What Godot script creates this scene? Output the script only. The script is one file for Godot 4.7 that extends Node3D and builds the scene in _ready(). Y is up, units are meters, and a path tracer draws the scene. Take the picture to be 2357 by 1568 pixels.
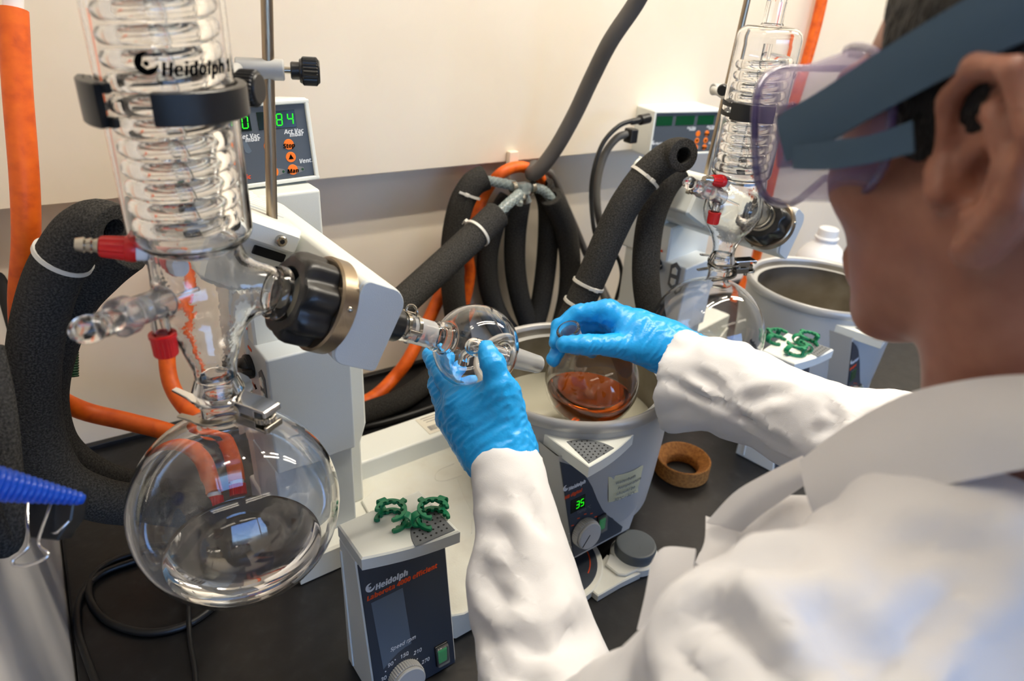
extends Node3D
# A laboratory bench with two rotary evaporators and a person in a white coat. y is up, metres; x runs along the wall, -z towards it.

const FOCAL := 1571.0
const MID := Vector2(1178.5, 784.0)
const RIGHT := Vector3(0.83307126, 0.0587763, 0.5500342)
const UPW := Vector3(0.21342477, 0.88319737, -0.41762696)
const BACK := Vector3(-0.51033533, 0.46530394, 0.72322203)
const EYE := Vector3(0, 1.61, 0)
const BENCH := 0.9
const WALL := -1.107

var M := {}
var taken := {}

# ---------------------------------------------------------------- survey helpers: sight lines met with real planes or depths
func ray(px: float, py: float) -> Vector3:
	return RIGHT * ((px - MID.x) / FOCAL) - UPW * ((py - MID.y) / FOCAL) - BACK

func P(px: float, py: float, z: float) -> Vector3:
	return EYE + ray(px, py) * z

func on_y(px: float, py: float, y: float) -> Vector3:
	var d := ray(px, py)
	return EYE + d * ((y - EYE.y) / d.y)

func on_z(px: float, py: float, z: float) -> Vector3:
	var d := ray(px, py)
	return EYE + d * ((z - EYE.z) / d.z)

func path(list: Array) -> PackedVector3Array:
	var out := PackedVector3Array()
	for q in list:
		out.append(P(q[0], q[1], q[2]))
	return out

func spline(pts: PackedVector3Array, steps := 8) -> PackedVector3Array:
	var out := PackedVector3Array()
	var n := pts.size()
	for i in n - 1:
		var a := pts[maxi(i - 1, 0)]
		var d := pts[mini(i + 2, n - 1)]
		for k in steps:
			out.append(pts[i].cubic_interpolate(pts[i + 1], a, d, float(k) / steps))
	out.append(pts[n - 1])
	return out

# ---------------------------------------------------------------- mesh builder
class MB:
	var v := PackedVector3Array()
	var f := PackedInt32Array()
	var ang := 40.0

	func quad(a: int, b: int, c: int, d: int) -> void:
		f.append_array(PackedInt32Array([a, c, b, a, d, c]))

	func tri(a: int, b: int, c: int) -> void:
		f.append_array(PackedInt32Array([a, c, b]))

	# rows of points; counter-clockwise (row, row + 1, next) seen from outside
	func rows(r: Array, close_across := false, close_along := false) -> void:
		var start := v.size()
		var n: int = r[0].size()
		for line in r:
			v.append_array(line)
		var m := r.size()
		for i in (m if close_along else m - 1):
			for j in (n if close_across else n - 1):
				var i2 := (i + 1) % m
				var j2 := (j + 1) % n
				quad(start + i * n + j, start + i2 * n + j, start + i2 * n + j2, start + i * n + j2)

	# profile of (radius, height); outside lies to the right of its direction of travel
	func lathe(p: PackedVector2Array, segs := 48, xf := Transform3D(), a0 := 0.0, a1 := TAU, wave := 0, depth := 0.0) -> void:
		var whole := absf(a1 - a0 - TAU) < 0.001
		var n := segs if whole else segs + 1
		var r := []
		for q in p:
			var line := PackedVector3Array()
			for j in n:
				var t := a0 + (a1 - a0) * j / segs
				var rr := q.x * (1.0 + depth * cos(wave * t)) if wave else q.x
				line.append(xf * Vector3(rr * cos(t), q.y, rr * sin(t)))
			r.append(line)
		rows(r, whole)

	func frames(p: PackedVector3Array) -> Array:
		var out := []
		var t0 := (p[1] - p[0]).normalized()
		var u := t0.cross(Vector3.UP if absf(t0.y) < 0.9 else Vector3.RIGHT).normalized()
		for i in p.size():
			var t := (p[mini(i + 1, p.size() - 1)] - p[maxi(i - 1, 0)]).normalized()
			u = (u - t * u.dot(t)).normalized()
			out.append(Basis(u, t.cross(u), t))
		return out

	func tube(p: PackedVector3Array, radius, sides := 14, cap := true, squash := 1.0) -> void:
		var fr := frames(p)
		var r := []
		for i in p.size():
			var rad: float = radius if radius is float else radius[mini(i, radius.size() - 1)]
			var b: Basis = fr[i]
			var line := PackedVector3Array()
			for j in sides:
				var t := -TAU * j / sides
				line.append(p[i] + b.x * (cos(t) * rad) + b.y * (sin(t) * rad * squash))
			r.append(line)
		rows(r, true)
		if cap:
			for e in [0, p.size() - 1]:
				var c := v.size()
				v.append(p[e])
				var s: int = c - p.size() * sides - (0 if e == 0 else 1) + (0 if e == 0 else e * sides)
				for j in sides:
					if e == 0:
						tri(s + j, s + (j + 1) % sides, c)
					else:
						tri(s + (j + 1) % sides, s + j, c)

	# a thick-walled hose with an open bore at both ends
	func hose(p: PackedVector3Array, r: float, r_in: float, sides := 20, bore := 0.03) -> void:
		var fr := frames(p)
		var r_ := []
		var n := p.size()
		var ring := func(at: Vector3, b: Basis, rad: float) -> PackedVector3Array:
			var line := PackedVector3Array()
			for j in sides:
				var t := -TAU * j / sides
				line.append(at + b.x * (cos(t) * rad) + b.y * (sin(t) * rad))
			return line
		r_.append(ring.call(p[0] + fr[0].z * bore, fr[0], 0.0005))
		r_.append(ring.call(p[0] + fr[0].z * bore, fr[0], r_in))
		r_.append(ring.call(p[0], fr[0], r_in))
		r_.append(ring.call(p[0], fr[0], r * 0.94))
		r_.append(ring.call(p[0] + fr[0].z * r * 0.06, fr[0], r))
		for i in range(1, n - 1):
			r_.append(ring.call(p[i], fr[i], r))
		r_.append(ring.call(p[n - 1] - fr[n - 1].z * r * 0.06, fr[n - 1], r))
		r_.append(ring.call(p[n - 1], fr[n - 1], r * 0.94))
		r_.append(ring.call(p[n - 1], fr[n - 1], r_in))
		r_.append(ring.call(p[n - 1] - fr[n - 1].z * bore, fr[n - 1], r_in))
		r_.append(ring.call(p[n - 1] - fr[n - 1].z * bore, fr[n - 1], 0.0005))
		rows(r_, true)

	# rounded box
	func box(c: Vector3, s: Vector3, r := 0.002, xf := Transform3D(), k := 3) -> void:
		var h := s / 2.0
		r = minf(r, minf(h.x, minf(h.y, h.z)) * 0.98)
		for ax in 3:
			for sg in [-1.0, 1.0]:
				var us := samples(h[(ax + 1) % 3], r, k)
				var vs := samples(h[(ax + 2) % 3], r, k)
				var rr := []
				for a in us:
					var line := PackedVector3Array()
					for b in (vs if sg > 0 else reversed(vs)):
						var q := Vector3()
						q[ax] = h[ax] * sg
						q[(ax + 1) % 3] = a
						q[(ax + 2) % 3] = b
						var inn := h - Vector3(r, r, r)
						var w := q.clamp(-inn, inn)
						var d := q - w
						if d.length() > 1e-9:
							q = w + d.normalized() * r
						line.append(xf * (c + q))
					rr.append(line)
				rows(rr)

	func samples(h: float, r: float, k: int) -> PackedFloat32Array:
		var out := PackedFloat32Array()
		for i in k:
			out.append(-h + r * float(i) / k)
		out.append(-h + r)
		out.append(h - r)
		for i in range(k - 1, -1, -1):
			out.append(h - r * float(i) / k)
		return out

	func reversed(a: PackedFloat32Array) -> PackedFloat32Array:
		var b := a.duplicate()
		b.reverse()
		return b

	# polygon (counter-clockwise in x, y) from z0 up to z1 with chamfered rims
	func prism(poly: PackedVector2Array, z0: float, z1: float, bev := 0.001, xf := Transform3D()) -> void:
		if Geometry2D.is_polygon_clockwise(poly):
			poly = poly.duplicate()
			poly.reverse()
		var n := poly.size()
		var inset := PackedVector2Array()
		for i in n:
			var d0 := (poly[i] - poly[(i + n - 1) % n]).normalized()
			var d1 := (poly[(i + 1) % n] - poly[i]).normalized()
			var n0 := Vector2(-d0.y, d0.x)
			var n1 := Vector2(-d1.y, d1.x)
			var m := (n0 + n1).normalized()
			inset.append(poly[i] + m * bev / maxf(0.35, m.dot(n0)))
		var r := []
		for spec in [[inset, z0], [poly, z0 + bev], [poly, z1 - bev], [inset, z1]]:
			var line := PackedVector3Array()
			for q in spec[0]:
				line.append(xf * Vector3(q.x, q.y, spec[1]))
			line.reverse()
			r.append(line)
		rows(r, true)
		var t := Geometry2D.triangulate_polygon(inset)
		for spec in [[z0, false], [z1, true]]:
			var s := v.size()
			for q in inset:
				v.append(xf * Vector3(q.x, q.y, spec[0]))
			for i in range(0, t.size(), 3):
				var a: Vector2 = inset[t[i + 1]] - inset[t[i]]
				var ccw := a.cross(inset[t[i + 2]] - inset[t[i]]) > 0
				if ccw == spec[1]:
					tri(s + t[i], s + t[i + 1], s + t[i + 2])
				else:
					tri(s + t[i], s + t[i + 2], s + t[i + 1])

	func ball(c: Vector3, r: Vector3, n := 24) -> void:
		var p := []
		for i in n / 2 + 1:
			var e := -PI / 2 + PI * i / (n / 2)
			var line := PackedVector3Array()
			for j in n:
				var t := TAU * j / n
				line.append(c + Vector3(r.x * cos(e) * cos(t), r.y * sin(e), r.z * cos(e) * sin(t)))
			p.append(line)
		rows(p, true)

	# writes the surface with normals smoothed up to the angle
	func into(m: ArrayMesh, mat: Material) -> void:
		var weld := {}
		var id := PackedInt32Array()
		id.resize(v.size())
		for i in v.size():
			var key := Vector3i(v[i] * 200000.0)
			if not weld.has(key):
				weld[key] = weld.size()
			id[i] = weld[key]
		var nt := f.size() / 3
		var fn := PackedVector3Array()
		fn.resize(nt)
		var fu := PackedVector3Array()
		fu.resize(nt)
		var first := PackedInt32Array()
		first.resize(weld.size())
		first.fill(-1)
		var nxt := PackedInt32Array()
		nxt.resize(f.size())
		for t in nt:
			var a := v[f[t * 3]]
			var n := (v[f[t * 3 + 2]] - a).cross(v[f[t * 3 + 1]] - a)
			fn[t] = n
			fu[t] = n.normalized()
			for k in 3:
				var w := id[f[t * 3 + k]]
				nxt[t * 3 + k] = first[w]
				first[w] = t * 3 + k
		var cs := cos(deg_to_rad(ang))
		var ov := PackedVector3Array()
		var on := PackedVector3Array()
		var made := {}
		var ix := PackedInt32Array()
		for t in nt:
			var u := fu[t]
			if u == Vector3.ZERO:
				continue
			for k in 3:
				var c := t * 3 + k
				var w := id[f[c]]
				var s := Vector3.ZERO
				var e := first[w]
				while e >= 0:
					if u.dot(fu[e / 3]) > cs:
						s += fn[e / 3]
					e = nxt[e]
				s = s.normalized()
				if s == Vector3.ZERO:
					s = u
				var key := [w, Vector3i(s * 500.0)]
				if not made.has(key):
					made[key] = ov.size()
					ov.append(v[f[c]])
					on.append(s)
				ix.append(made[key])
		if ix.is_empty():
			return
		var arr := []
		arr.resize(Mesh.ARRAY_MAX)
		arr[Mesh.ARRAY_VERTEX] = ov
		arr[Mesh.ARRAY_NORMAL] = on
		arr[Mesh.ARRAY_INDEX] = ix
		m.add_surface_from_arrays(Mesh.PRIMITIVE_TRIANGLES, arr)
		m.surface_set_material(m.get_surface_count() - 1, mat)

func mb(ang := 40.0) -> MB:
	var b := MB.new()
	b.ang = ang
	return b

# ---------------------------------------------------------------- scene tree helpers
func numbered(called: String) -> String:
	taken[called] = taken.get(called, -1) + 1
	return called if taken[called] == 0 else "%s_%03d" % [called, taken[called]]

func tag(o: Node3D, label: String, category: String, group := "", kind := "") -> Node3D:
	if label: o.set_meta("label", label)
	if category: o.set_meta("category", category)
	if group: o.set_meta("group", group)
	if kind: o.set_meta("kind", kind)
	return o

func thing(called: String, label: String, category: String, xf := Transform3D(), group := "") -> Node3D:
	var o := Node3D.new()
	o.name = numbered(called)
	add_child(o)
	o.transform = xf
	return tag(o, label, category, group)

func put(b: MB, called: String, mat: Material, parent: Node = self, label := "") -> MeshInstance3D:
	var m := ArrayMesh.new()
	b.into(m, mat)
	return put_mesh(m, called, parent, label)

func put_mesh(m: Mesh, called: String, parent: Node = self, label := "") -> MeshInstance3D:
	var o := MeshInstance3D.new()
	o.mesh = m
	o.name = numbered(called) if parent == self else called
	parent.add_child(o, true)
	if label: o.set_meta("label", label)
	return o

func struct(b: MB, called: String, mat: Material, label: String, category := "") -> MeshInstance3D:
	var o := put(b, called, mat)
	tag(o, label, category, "", "structure")
	return o

# raised or printed lettering, x to the right, y up, facing +z, baseline at the origin
func letters(text: String, size: float, mat: Material, xf: Transform3D, called: String, parent: Node, bold := false, slant := 0.0, depth := 0.0004, centre := false, squeeze := 1.0, bend := 0.0) -> MeshInstance3D:
	var t := TextMesh.new()
	t.text = text
	var fnt := SystemFont.new()
	fnt.font_names = PackedStringArray(["Droid Sans"])
	if bold: fnt.font_weight = 700
	t.font = fnt
	t.font_size = 64
	t.pixel_size = size / 46.0
	t.depth = depth
	t.curve_step = 2.0
	t.horizontal_alignment = HORIZONTAL_ALIGNMENT_CENTER if centre else HORIZONTAL_ALIGNMENT_LEFT
	var a: Array = t.get_mesh_arrays()
	var m := ArrayMesh.new()
	var arr := []
	arr.resize(Mesh.ARRAY_MAX)
	var vv: PackedVector3Array = a[Mesh.ARRAY_VERTEX]
	for i in vv.size():
		vv[i].x = (vv[i].x + vv[i].y * slant) * squeeze
		if bend > 0.0:   # wrapped round a cylinder whose axis is y
			var w := vv[i].x / bend
			vv[i] = Vector3(sin(w) * (bend + vv[i].z), vv[i].y, cos(w) * (bend + vv[i].z))
	arr[Mesh.ARRAY_VERTEX] = vv
	var nn: PackedVector3Array = a[Mesh.ARRAY_NORMAL]
	if bend > 0.0:
		for i in nn.size():
			nn[i] = Basis(Vector3.UP, atan2(vv[i].x, vv[i].z)) * nn[i]
	arr[Mesh.ARRAY_NORMAL] = nn
	arr[Mesh.ARRAY_INDEX] = a[Mesh.ARRAY_INDEX]
	if bold:   # a heavier stroke: the same outline three times, a little apart
		var all_v := PackedVector3Array()
		var all_n := PackedVector3Array()
		var all_i := PackedInt32Array()
		var ia: PackedInt32Array = a[Mesh.ARRAY_INDEX]
		var w := size * 0.035
		for k in 3:
			for q in vv:
				var dx := w * (k - 1)
				var q2: Vector3 = q + Vector3(dx, 0, 0.00004 * k) if bend <= 0.0 else Basis(Vector3.UP, dx / bend) * q
				all_v.append(q2)
			all_n.append_array(nn)
			for q in ia:
				all_i.append(q + k * vv.size())
		arr[Mesh.ARRAY_VERTEX] = all_v
		arr[Mesh.ARRAY_NORMAL] = all_n
		arr[Mesh.ARRAY_INDEX] = all_i
	m.add_surface_from_arrays(Mesh.PRIMITIVE_TRIANGLES, arr)
	m.surface_set_material(0, mat)
	var o := put_mesh(m, called, parent)
	o.transform = xf
	return o

# the round emblem that stands before the maker's lettering: a thick open ring with a dot
func emblem(r: float, mat: Material, xf: Transform3D, parent: Node) -> MeshInstance3D:
	var b := mb(30)
	var ring := PackedVector2Array()
	for i in 33:
		var t := deg_to_rad(70) + deg_to_rad(290) * i / 32
		ring.append(Vector2(cos(t), sin(t)) * r)
	for i in range(32, -1, -1):
		var t := deg_to_rad(70) + deg_to_rad(290) * i / 32
		var w := lerpf(0.9, 0.38, sin(PI * i / 32.0) ** 0.7)
		ring.append(Vector2(cos(t), sin(t)) * r * (0.95 if i in [0, 32] else w + 0.05))
	b.prism(ring, -0.0002, 0.0003, 0.00005)
	var dot := PackedVector2Array()
	for i in 12:
		dot.append(Vector2(cos(TAU * i / 12), sin(TAU * i / 12)) * r * 0.24)
	b.prism(dot, -0.0002, 0.0003, 0.00005)
	var o := put(b, "emblem", mat, parent)
	o.transform = xf
	return o

func disc(r: float, n := 24) -> PackedVector2Array:
	var out := PackedVector2Array()
	for i in n:
		out.append(Vector2(cos(TAU * i / n), sin(TAU * i / n)) * r)
	return out

func rect(x0: float, y0: float, x1: float, y1: float) -> PackedVector2Array:
	return PackedVector2Array([Vector2(x0, y0), Vector2(x1, y0), Vector2(x1, y1), Vector2(x0, y1)])

func vec2s(a: Array) -> PackedVector2Array:
	var out := PackedVector2Array()
	for i in range(0, a.size(), 2):
		out.append(Vector2(a[i], a[i + 1]))
	return out

# a turn and a place from an x axis and a normal (z); y completes them
func facing(at: Vector3, x: Vector3, normal: Vector3) -> Transform3D:
	var z := normal.normalized()
	var xx := (x - z * x.dot(z)).normalized()
	return Transform3D(Basis(xx, z.cross(xx), z), at)

# a frame whose y runs along a direction
func along(at: Vector3, y: Vector3, hint := Vector3.BACK) -> Transform3D:
	var yy := y.normalized()
	var h := hint if absf(yy.dot(hint.normalized())) < 0.95 else Vector3.RIGHT
	var x := yy.cross(h).normalized()
	return Transform3D(Basis(x, yy, x.cross(yy)), at)

# seven-segment figures that glow: one mesh per figure
func figure(ch: String, h: float, mat: Material, xf: Transform3D, parent: Node) -> void:
	var segs: String = {"0": "abcdef", "3": "abcdg", "5": "acdfg", "8": "abcdefg", "4": "bcfg"}[ch]
	var b := mb(30)
	var w := h * 0.5
	var t := h * 0.11
	var at := {"a": [Vector2(w / 2, h), true], "g": [Vector2(w / 2, h / 2), true], "d": [Vector2(w / 2, 0), true], "f": [Vector2(0, h * 0.75), false], "b": [Vector2(w, h * 0.75), false], "e": [Vector2(0, h * 0.25), false], "c": [Vector2(w, h * 0.25), false]}
	for s in segs:
		var c: Vector2 = at[s][0]
		var hw := w * 0.43 if at[s][1] else t / 2
		var hh := t / 2 if at[s][1] else h * 0.215
		var sl := 0.08
		var p := PackedVector2Array()
		for q in rect(c.x - hw, c.y - hh, c.x + hw, c.y + hh):
			p.append(q + Vector2(q.y * sl, 0))
		b.prism(p, 0, 0.0003, 0.00005)
	var o := put(b, "glowing_digit", mat, parent)
	o.transform = xf

# ---------------------------------------------------------------- bodies: blended capsules and ellipsoids meshed as surface nets
class Body:
	var kind := PackedInt32Array()       # 0 capsule, 1 ellipsoid
	var a := PackedVector3Array()
	var b := PackedVector3Array()
	var r := PackedVector2Array()
	var k := PackedFloat32Array()
	var cut := PackedInt32Array()
	var inv := []
	var rad := PackedVector3Array()

	func bone(p: Vector3, q: Vector3, r0: float, r1: float, blend := 0.01, minus := 0) -> void:
		kind.append(0); a.append(p); b.append(q); r.append(Vector2(r0, r1)); k.append(blend); cut.append(minus); inv.append(Transform3D()); rad.append(Vector3.ONE)

	func chain(pts: Array, rads: Array, blend := 0.006) -> void:
		for i in pts.size() - 1:
			bone(pts[i], pts[i + 1], rads[i], rads[i + 1], blend if i == 0 else 0.004)

	func lump(c: Vector3, basis: Basis, size: Vector3, blend := 0.02, minus := 0) -> void:
		kind.append(1); a.append(c); b.append(c); r.append(Vector2(size[size.max_axis_index()], 0)); k.append(blend); cut.append(minus)
		inv.append(Transform3D(basis.orthonormalized(), c).affine_inverse()); rad.append(size)

	func one(i: int, p: Vector3) -> float:
		if kind[i] == 0:
			var ab := b[i] - a[i]
			var t := clampf((p - a[i]).dot(ab) / maxf(ab.length_squared(), 1e-12), 0.0, 1.0)
			return p.distance_to(a[i] + ab * t) - lerpf(r[i].x, r[i].y, t)
		var q: Vector3 = inv[i] * p
		var k0 := (q / rad[i]).length()
		var k1 := (q / (rad[i] * rad[i])).length()
		return k0 * (k0 - 1.0) / maxf(k1, 1e-6)

	func at(p: Vector3, which: PackedInt32Array) -> float:
		var d := 1.0
		var started := false
		for i in which:
			var e := one(i, p)
			if cut[i]:
				var hh := clampf(0.5 - 0.5 * (d + e) / k[i], 0.0, 1.0)
				d = lerpf(d, -e, hh) + k[i] * hh * (1.0 - hh)
			elif not started:
				d = e
				started = true
			else:
				var h := clampf(0.5 + 0.5 * (d - e) / k[i], 0.0, 1.0)
				d = lerpf(d, e, h) - k[i] * h * (1.0 - h)
		return d

	func net(m: MB, cell: float) -> void:
		var lo := Vector3.INF
		var hi := -Vector3.INF
		for i in kind.size():
			if cut[i]: continue
			var w := maxf(r[i].x, r[i].y) + k[i]
			for q in [a[i], b[i]]:
				lo = lo.min(q - Vector3.ONE * w)
				hi = hi.max(q + Vector3.ONE * w)
		lo -= Vector3.ONE * cell * 2.0
		const B := 6
		var nb := Vector3i(((hi - lo) / (cell * B)).ceil()) + Vector3i.ONE
		var n := nb * B + Vector3i.ONE
		var grid := PackedFloat32Array()
		grid.resize(n.x * n.y * n.z)
		grid.fill(1.0)
		var all := PackedInt32Array(range(kind.size()))
		var live := []
		var half := cell * B * 0.5
		var diag := half * 1.75
		for bx in nb.x:
			for by in nb.y:
				for bz in nb.z:
					var c := lo + Vector3(bx, by, bz) * (cell * B) + Vector3.ONE * half
					var near := PackedInt32Array()
					var best := 1.0
					for i in all:
						var e := one(i, c)
						if e < diag * 2.2 + k[i] * 2.0:
							near.append(i)
						if not cut[i]:
							best = minf(best, e)
					if best > diag + 0.03 or near.is_empty():
						continue
					if absf(at(c, near)) > diag * 1.6 + 0.012:
						if at(c, near) > 0:
							continue
					live.append(Vector3i(bx, by, bz) * B)
					for x in B + 1:
						for y in B + 1:
							for z in B + 1:
								var g := Vector3i(bx * B + x, by * B + y, bz * B + z)
								var key := (g.x * n.y + g.y) * n.z + g.z
								if grid[key] == 1.0:
									grid[key] = at(lo + Vector3(g) * cell, near)
		var made := {}
		var start := m.v.size()
		var offs := []
		for q in 8:
			offs.append(Vector3i(q & 1, (q >> 1) & 1, q >> 2))
		var edges := []
		for q in 8:
			for ax in 3:
				if not (q >> ax) & 1:
					edges.append([q, q | (1 << ax)])
		var sx := n.y * n.z
		var sy := n.z
		for o in live:
			for x in B:
				for y in B:
					for z in B:
						var g: Vector3i = o + Vector3i(x, y, z)
						var key: int = (g.x * n.y + g.y) * n.z + g.z
						var d := PackedFloat32Array()
						var neg := 0
						for q in offs:
							var e := grid[key + q.x * sx + q.y * sy + q.z]
							d.append(e)
							if e < 0: neg += 1
						if neg == 0 or neg == 8:
							continue
						var s := Vector3.ZERO
						var cnt := 0
						for e in edges:
							var d0 := d[e[0]]
							var d1 := d[e[1]]
							if (d0 < 0) != (d1 < 0):
								s += Vector3(offs[e[0]]).lerp(Vector3(offs[e[1]]), d0 / (d0 - d1))
								cnt += 1
						made[key] = m.v.size()
						m.v.append(lo + (Vector3(g) + s / cnt) * cell)
		for key in made.keys():
			# edges that leave this cell's low corner
			var d0 := grid[key]
			for ax in 3:
				var st: int = [sx, sy, 1][ax]
				var d1 := grid[key + st]
				if (d0 < 0) == (d1 < 0):
					continue
				var u: int = [sy, 1, sx][ax]
				var w: int = [1, sx, sy][ax]
				if not (made.has(key - u) and made.has(key - w) and made.has(key - u - w)):
					continue
				if d0 < 0:
					m.quad(made[key], made[key - u], made[key - u - w], made[key - w])
				else:
					m.quad(made[key], made[key - w], made[key - u - w], made[key - u])

# ---------------------------------------------------------------- materials
func noise_tex(freq: float, size := 512, octaves := 4, normal := false, bump := 4.0, kind := FastNoiseLite.TYPE_SIMPLEX_SMOOTH, ramp: Gradient = null, seed_ := 1) -> NoiseTexture2D:
	var n := FastNoiseLite.new()
	n.noise_type = kind
	n.frequency = freq
	n.fractal_octaves = octaves
	n.seed = seed_
	var t := NoiseTexture2D.new()
	t.width = size
	t.height = size
	t.seamless = true
	t.noise = n
	t.as_normal_map = normal
	t.bump_strength = bump
	if ramp: t.color_ramp = ramp
	return t

func grad(stops: Array) -> Gradient:
	var g := Gradient.new()
	var o := PackedFloat32Array()
	var c := PackedColorArray()
	for s in stops:
		o.append(s[0])
		c.append(s[1])
	g.offsets = o
	g.colors = c
	return g

func mat(called: String, c: Color, rough: float, metal := 0.0, spec := 0.5) -> StandardMaterial3D:
	var m := StandardMaterial3D.new()
	m.resource_name = called
	m.albedo_color = c
	m.roughness = rough
	m.metallic = metal
	m.metallic_specular = spec
	m.cull_mode = BaseMaterial3D.CULL_DISABLED
	M[called] = m
	return m

func tri_map(m: StandardMaterial3D, scale: float, world := false) -> void:
	m.uv1_triplanar = true
	m.uv1_world_triplanar = world
	m.uv1_scale = Vector3.ONE * scale

func bumpy(m: StandardMaterial3D, tex: Texture2D, cm: float) -> void:
	m.heightmap_enabled = true
	m.heightmap_texture = tex
	m.heightmap_scale = cm

func glass(called: String, ior_scale := 0.05, tint := Color(1, 1, 1, 0), rough := 0.0) -> StandardMaterial3D:
	var m := mat(called, tint, rough)
	m.transparency = BaseMaterial3D.TRANSPARENCY_ALPHA
	m.refraction_enabled = true
	m.refraction_scale = ior_scale
	return m

func make_materials() -> void:
	var m := mat("cream_paint", Color.WHITE, 0.55)
	m.albedo_texture = noise_tex(0.006, 512, 5, false, 1, FastNoiseLite.TYPE_SIMPLEX_SMOOTH, grad([[0, Color(0.908, 0.856, 0.775)], [0.5, Color(0.916, 0.866, 0.788)], [1, Color(0.924, 0.878, 0.803)]]))
	bumpy(m, noise_tex(0.05, 256, 3), 0.02)
	tri_map(m, 1.3, true)
	mat("ceiling_paint", Color(0.86, 0.85, 0.83), 0.7)
	m = mat("room_paint", Color(0.62, 0.62, 0.62), 0.7)
	m = mat("partition_paint", Color(0.80, 0.785, 0.77), 0.45)
	bumpy(m, noise_tex(0.02, 256, 3), 0.02)
	tri_map(m, 2.0, true)
	m = mat("floor_vinyl", Color(0.52, 0.51, 0.49), 0.5)
	m.albedo_texture = noise_tex(0.05, 512, 4, false, 1, FastNoiseLite.TYPE_SIMPLEX, grad([[0, Color(0.8, 0.8, 0.8)], [1, Color.WHITE]]))
	tri_map(m, 1.0, true)
	m = mat("black_epoxy", Color.WHITE, 0.42)
	m.albedo_texture = noise_tex(0.012, 1024, 6, false, 1, FastNoiseLite.TYPE_SIMPLEX_SMOOTH, grad([[0, Color(0.065, 0.065, 0.07)], [0.55, Color(0.085, 0.085, 0.09)], [0.8, Color(0.115, 0.115, 0.12)], [1, Color(0.18, 0.18, 0.18)]]))
	m.roughness_texture = noise_tex(0.02, 512, 4, false, 1, FastNoiseLite.TYPE_SIMPLEX_SMOOTH, grad([[0, Color(0.75, 0.75, 0.75)], [1, Color.WHITE]]), 7)
	bumpy(m, noise_tex(0.08, 512, 4), 0.015)
	tri_map(m, 2.2, true)
	m = mat("white_plastic", Color(0.875, 0.885, 0.86), 0.42)
	bumpy(m, noise_tex(0.16, 512, 2), 0.006)
	tri_map(m, 9.0)
	M["plastic_grain"] = m.heightmap_texture
	m = mat("cool_plastic", Color(0.76, 0.79, 0.81), 0.42)
	bumpy(m, M.plastic_grain, 0.006)
	tri_map(m, 9.0)
	m = mat("old_plastic", Color.WHITE, 0.45)
	m.albedo_texture = noise_tex(0.008, 512, 5, false, 1, FastNoiseLite.TYPE_SIMPLEX_SMOOTH, grad([[0, Color(0.825, 0.815, 0.77)], [0.3, Color(0.855, 0.85, 0.805)], [0.7, Color(0.865, 0.865, 0.825)], [1, Color(0.875, 0.875, 0.84)]]))
	bumpy(m, M.plastic_grain, 0.006)
	tri_map(m, 4.0)
	m = mat("grey_plastic", Color(0.69, 0.69, 0.68), 0.38)
	bumpy(m, M.plastic_grain, 0.005)
	tri_map(m, 9.0)
	m = mat("panel_blue", Color(0.20, 0.225, 0.265), 0.4)
	bumpy(m, M.plastic_grain, 0.006)
	tri_map(m, 12.0)
	mat("panel_pale", Color(0.36, 0.405, 0.455), 0.4)
	mat("controller_face", Color(0.30, 0.325, 0.355), 0.35)
	m = mat("pad_grey", Color(0.40, 0.415, 0.43), 0.6)
	mat("cap_grey", Color(0.34, 0.365, 0.375), 0.45)
	mat("dark_hole", Color(0.05, 0.05, 0.055), 0.8)
	m = mat("black_plastic", Color(0.075, 0.078, 0.085), 0.34)
	bumpy(m, M.plastic_grain, 0.01)
	tri_map(m, 10.0)
	mat("black_matt", Color(0.13, 0.13, 0.13), 0.6)
	mat("steel", Color(0.70, 0.675, 0.63), 0.2, 1.0)
	mat("chrome", Color(0.86, 0.855, 0.85), 0.1, 1.0)
	m = mat("brushed_steel", Color(0.62, 0.56, 0.48), 0.3, 1.0)
	bumpy(m, noise_tex(0.03, 256, 3), 0.01)
	tri_map(m, 20.0)
	m.uv1_scale = Vector3(120, 3, 120)
	m = mat("pot_steel", Color(0.60, 0.575, 0.53), 0.36, 0.55)
	m.albedo_texture = noise_tex(0.01, 256, 4, false, 1, FastNoiseLite.TYPE_SIMPLEX_SMOOTH, grad([[0, Color(0.82, 0.80, 0.76)], [1, Color.WHITE]]))
	tri_map(m, 6.0)
	m = mat("rim_metal", Color(0.71, 0.705, 0.695), 0.38, 0.35)
	m = mat("foam", Color.WHITE, 0.97, 0, 0.15)
	m.albedo_texture = noise_tex(0.09, 512, 4, false, 1, FastNoiseLite.TYPE_SIMPLEX, grad([[0, Color(0.13, 0.125, 0.12)], [0.5, Color(0.225, 0.22, 0.212)], [1, Color(0.36, 0.35, 0.335)]]))
	bumpy(m, noise_tex(0.13, 512, 3), 0.09)
	tri_map(m, 7.0)
	m = mat("orange_rubber", Color.WHITE, 0.5)
	m.albedo_texture = noise_tex(0.012, 512, 5, false, 1, FastNoiseLite.TYPE_SIMPLEX_SMOOTH, grad([[0, Color(0.72, 0.26, 0.02)], [0.45, Color(0.88, 0.37, 0.03)], [1, Color(0.94, 0.44, 0.06)]]))
	tri_map(m, 7.0)
	m = mat("grey_rubber", Color(0.34, 0.325, 0.315), 0.6)
	bumpy(m, noise_tex(0.05, 256, 3), 0.02)
	tri_map(m, 8.0)
	mat("cable_black", Color(0.085, 0.085, 0.085), 0.45)
	mat("cable_grey", Color(0.33, 0.325, 0.32), 0.5)
	mat("zip_nylon", Color(0.82, 0.81, 0.78), 0.4)
	m = mat("cap_red", Color(0.80, 0.06, 0.065), 0.35)
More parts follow.
